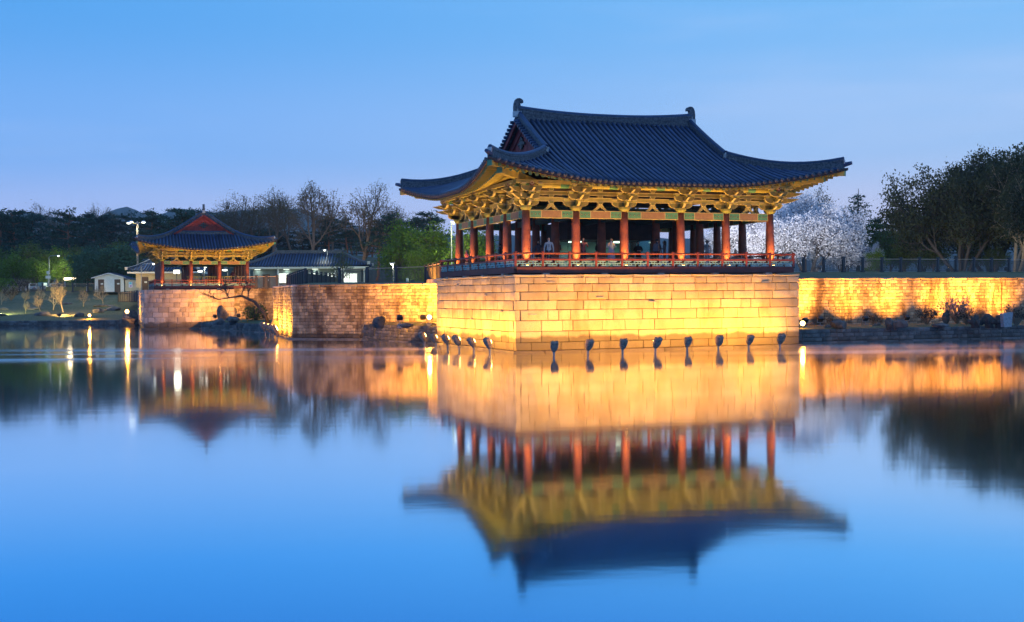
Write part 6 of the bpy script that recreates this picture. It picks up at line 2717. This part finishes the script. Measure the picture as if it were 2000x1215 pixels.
t_ = NT('red_tail_light')
t_.base((.35, .02, .015))
t_.rough(.25)
MATS['red_tail_light'] = t_.m
white_car = mat('white_car_paint', (.70, .71, .73), rough=.22)
grey_car = mat('grey_car_paint', (.18, .19, .21), rough=.25, metal=.4)
silver_car = mat('silver_car_paint', (.45, .46, .48), rough=.25, metal=.5)
zc = 4.02
car((xat(30, 184), 184, zc), -PI / 2 + .15, white_car, 'white car parked behind the couple on the bank')
car((xat(55, 183), 183, zc), -PI / 2 + .05, white_car, 'white car right of the couple, rear towards the pond')
car((xat(70, 183.5), 183.5, zc), -PI / 2, silver_car, 'silver car third from the left behind the bank fence')
car((xat(100, 183), 183, zc), PI / 2 - .5, grey_car, 'dark grey car under the slim street lamp')

b = MB()
t_ = thing('lit_sign', 'long glowing signboard on two posts behind the left bank fence', 'sign', (xat(138, 180), 180, 4.0))
b.box((0, 0, 2.05), (1.9, .22, .46))
put('board', b.mesh('board', [black_m]), t_)
b = MB()
b.box((0, -.12, 2.05), (1.8, .03, .36))
put('glowing_face', b.mesh('glowing_face', sign_lit), t_)
b = MB()
for sx in (-1, 1):
    b.box((sx * .8, 0, .9), (.09, .09, 1.85))
put('post', b.mesh('post', steel), t_)
lamp(t_, 'AREA', (0, -.3, 2.05), 18, (1, .75, .45), (0, -2, 1.6), .8, 170)
t_ = thing('small_sign', 'small white sign below the glowing signboard', 'sign', (xat(144, 178), 178, 4.0))
b = MB()
b.box((0, 0, 1.3), (.55, .05, .3))
put('board', b.mesh('board', white_p), t_)
b = MB()
b.box((0, .05, .6), (.06, .06, 1.3))
put('post', b.mesh('post', steel), t_)
t_ = thing('sign_post', 'post with stacked pale signs below the slim street lamp', 'sign', (xat(95, 180.5), 180.5, 4.0))
b = MB()
b.tube([Vector((0, 0, -.2)), Vector((0, 0, 3.3))], .05, 8)
put('post', b.mesh('post', steel), t_)
for z, w, h in ((3.05, .42, .42), (2.35, .75, .42)):
    b = MB()
    b.box((0, -.07, z), (w, .04, h))
    put('board', b.mesh('board', white_p), t_)
t_ = thing('notice_board', 'teal notice board with a lit panel beside the parked cars', 'sign', (xat(85, 179.5), 179.5, 4.0))
b = MB()
b.box((0, 0, 1.25), (1.5, .12, .55))
put('board', b.mesh('board', teal), t_)
b = MB()
b.box((.35, -.075, 1.25), (.5, .02, .4))
put('lit_panel', b.mesh('lit_panel', emis('pale_lit_panel', (.8, 1, .85), 1.2)), t_)
b = MB()
for sx in (-1, 1):
    b.box((sx * .65, 0, .5), (.07, .07, 1.1))
put('legs', b.mesh('legs', steel), t_)
t_ = thing('barrier_wall', 'long low ochre barrier behind the bank fence, below the glowing sign', 'barrier', (xat(136, 178.8), 178.8, 4.0))
for i in range(8):
    b = MB()
    b.box((-3.1 + .88 * i, 0, .42), (.85, .15, .84))
    put('panel', b.mesh('panel', ochre), t_)
t_ = thing('banner_pole', 'thin white pole with a pale banner before the dark cedar', 'pole', (xat(170, 177), 177, 4.0))
b = MB()
b.tube([Vector((0, 0, -.2)), Vector((0, 0, 3.6))], .05, 8)
put('pole', b.mesh('pole', white_p), t_)
b = MB()
b.box((.02, -.06, 2.6), (.28, .03, .7))
put('banner', b.mesh('banner', white_p), t_)
t_ = thing('bollard', 'white marker post standing on the lawn behind the near fence', 'post', (xat(796, 108), 108, 3.95))
b = MB()
b.lathe([(.12, -.1), (.12, .7), (.09, .78), (.03, .8)], 10)
put('post', b.mesh('post', white_p, True), t_)

# ------------------------------------------------------------------ evening haze
t_ = bpy.data.materials.new('haze')
t_.use_nodes = True
tn = t_.node_tree
tn.nodes.remove(tn.nodes['Principled BSDF'])
vol = tn.nodes.new('ShaderNodeVolumePrincipled')
vol.inputs['Density'].default_value = .00018
vol.inputs['Color'].default_value = (.95, .98, 1, 1)
vol.inputs['Anisotropy'].default_value = .2
tn.links.new(vol.outputs[0], tn.nodes['Material Output'].inputs['Volume'])
b = MB()
b.box((0, 0, 80.5), (8400, 8400, 168))
hz = put('haze', b.mesh('haze', t_))
hz['kind'] = 'stuff'
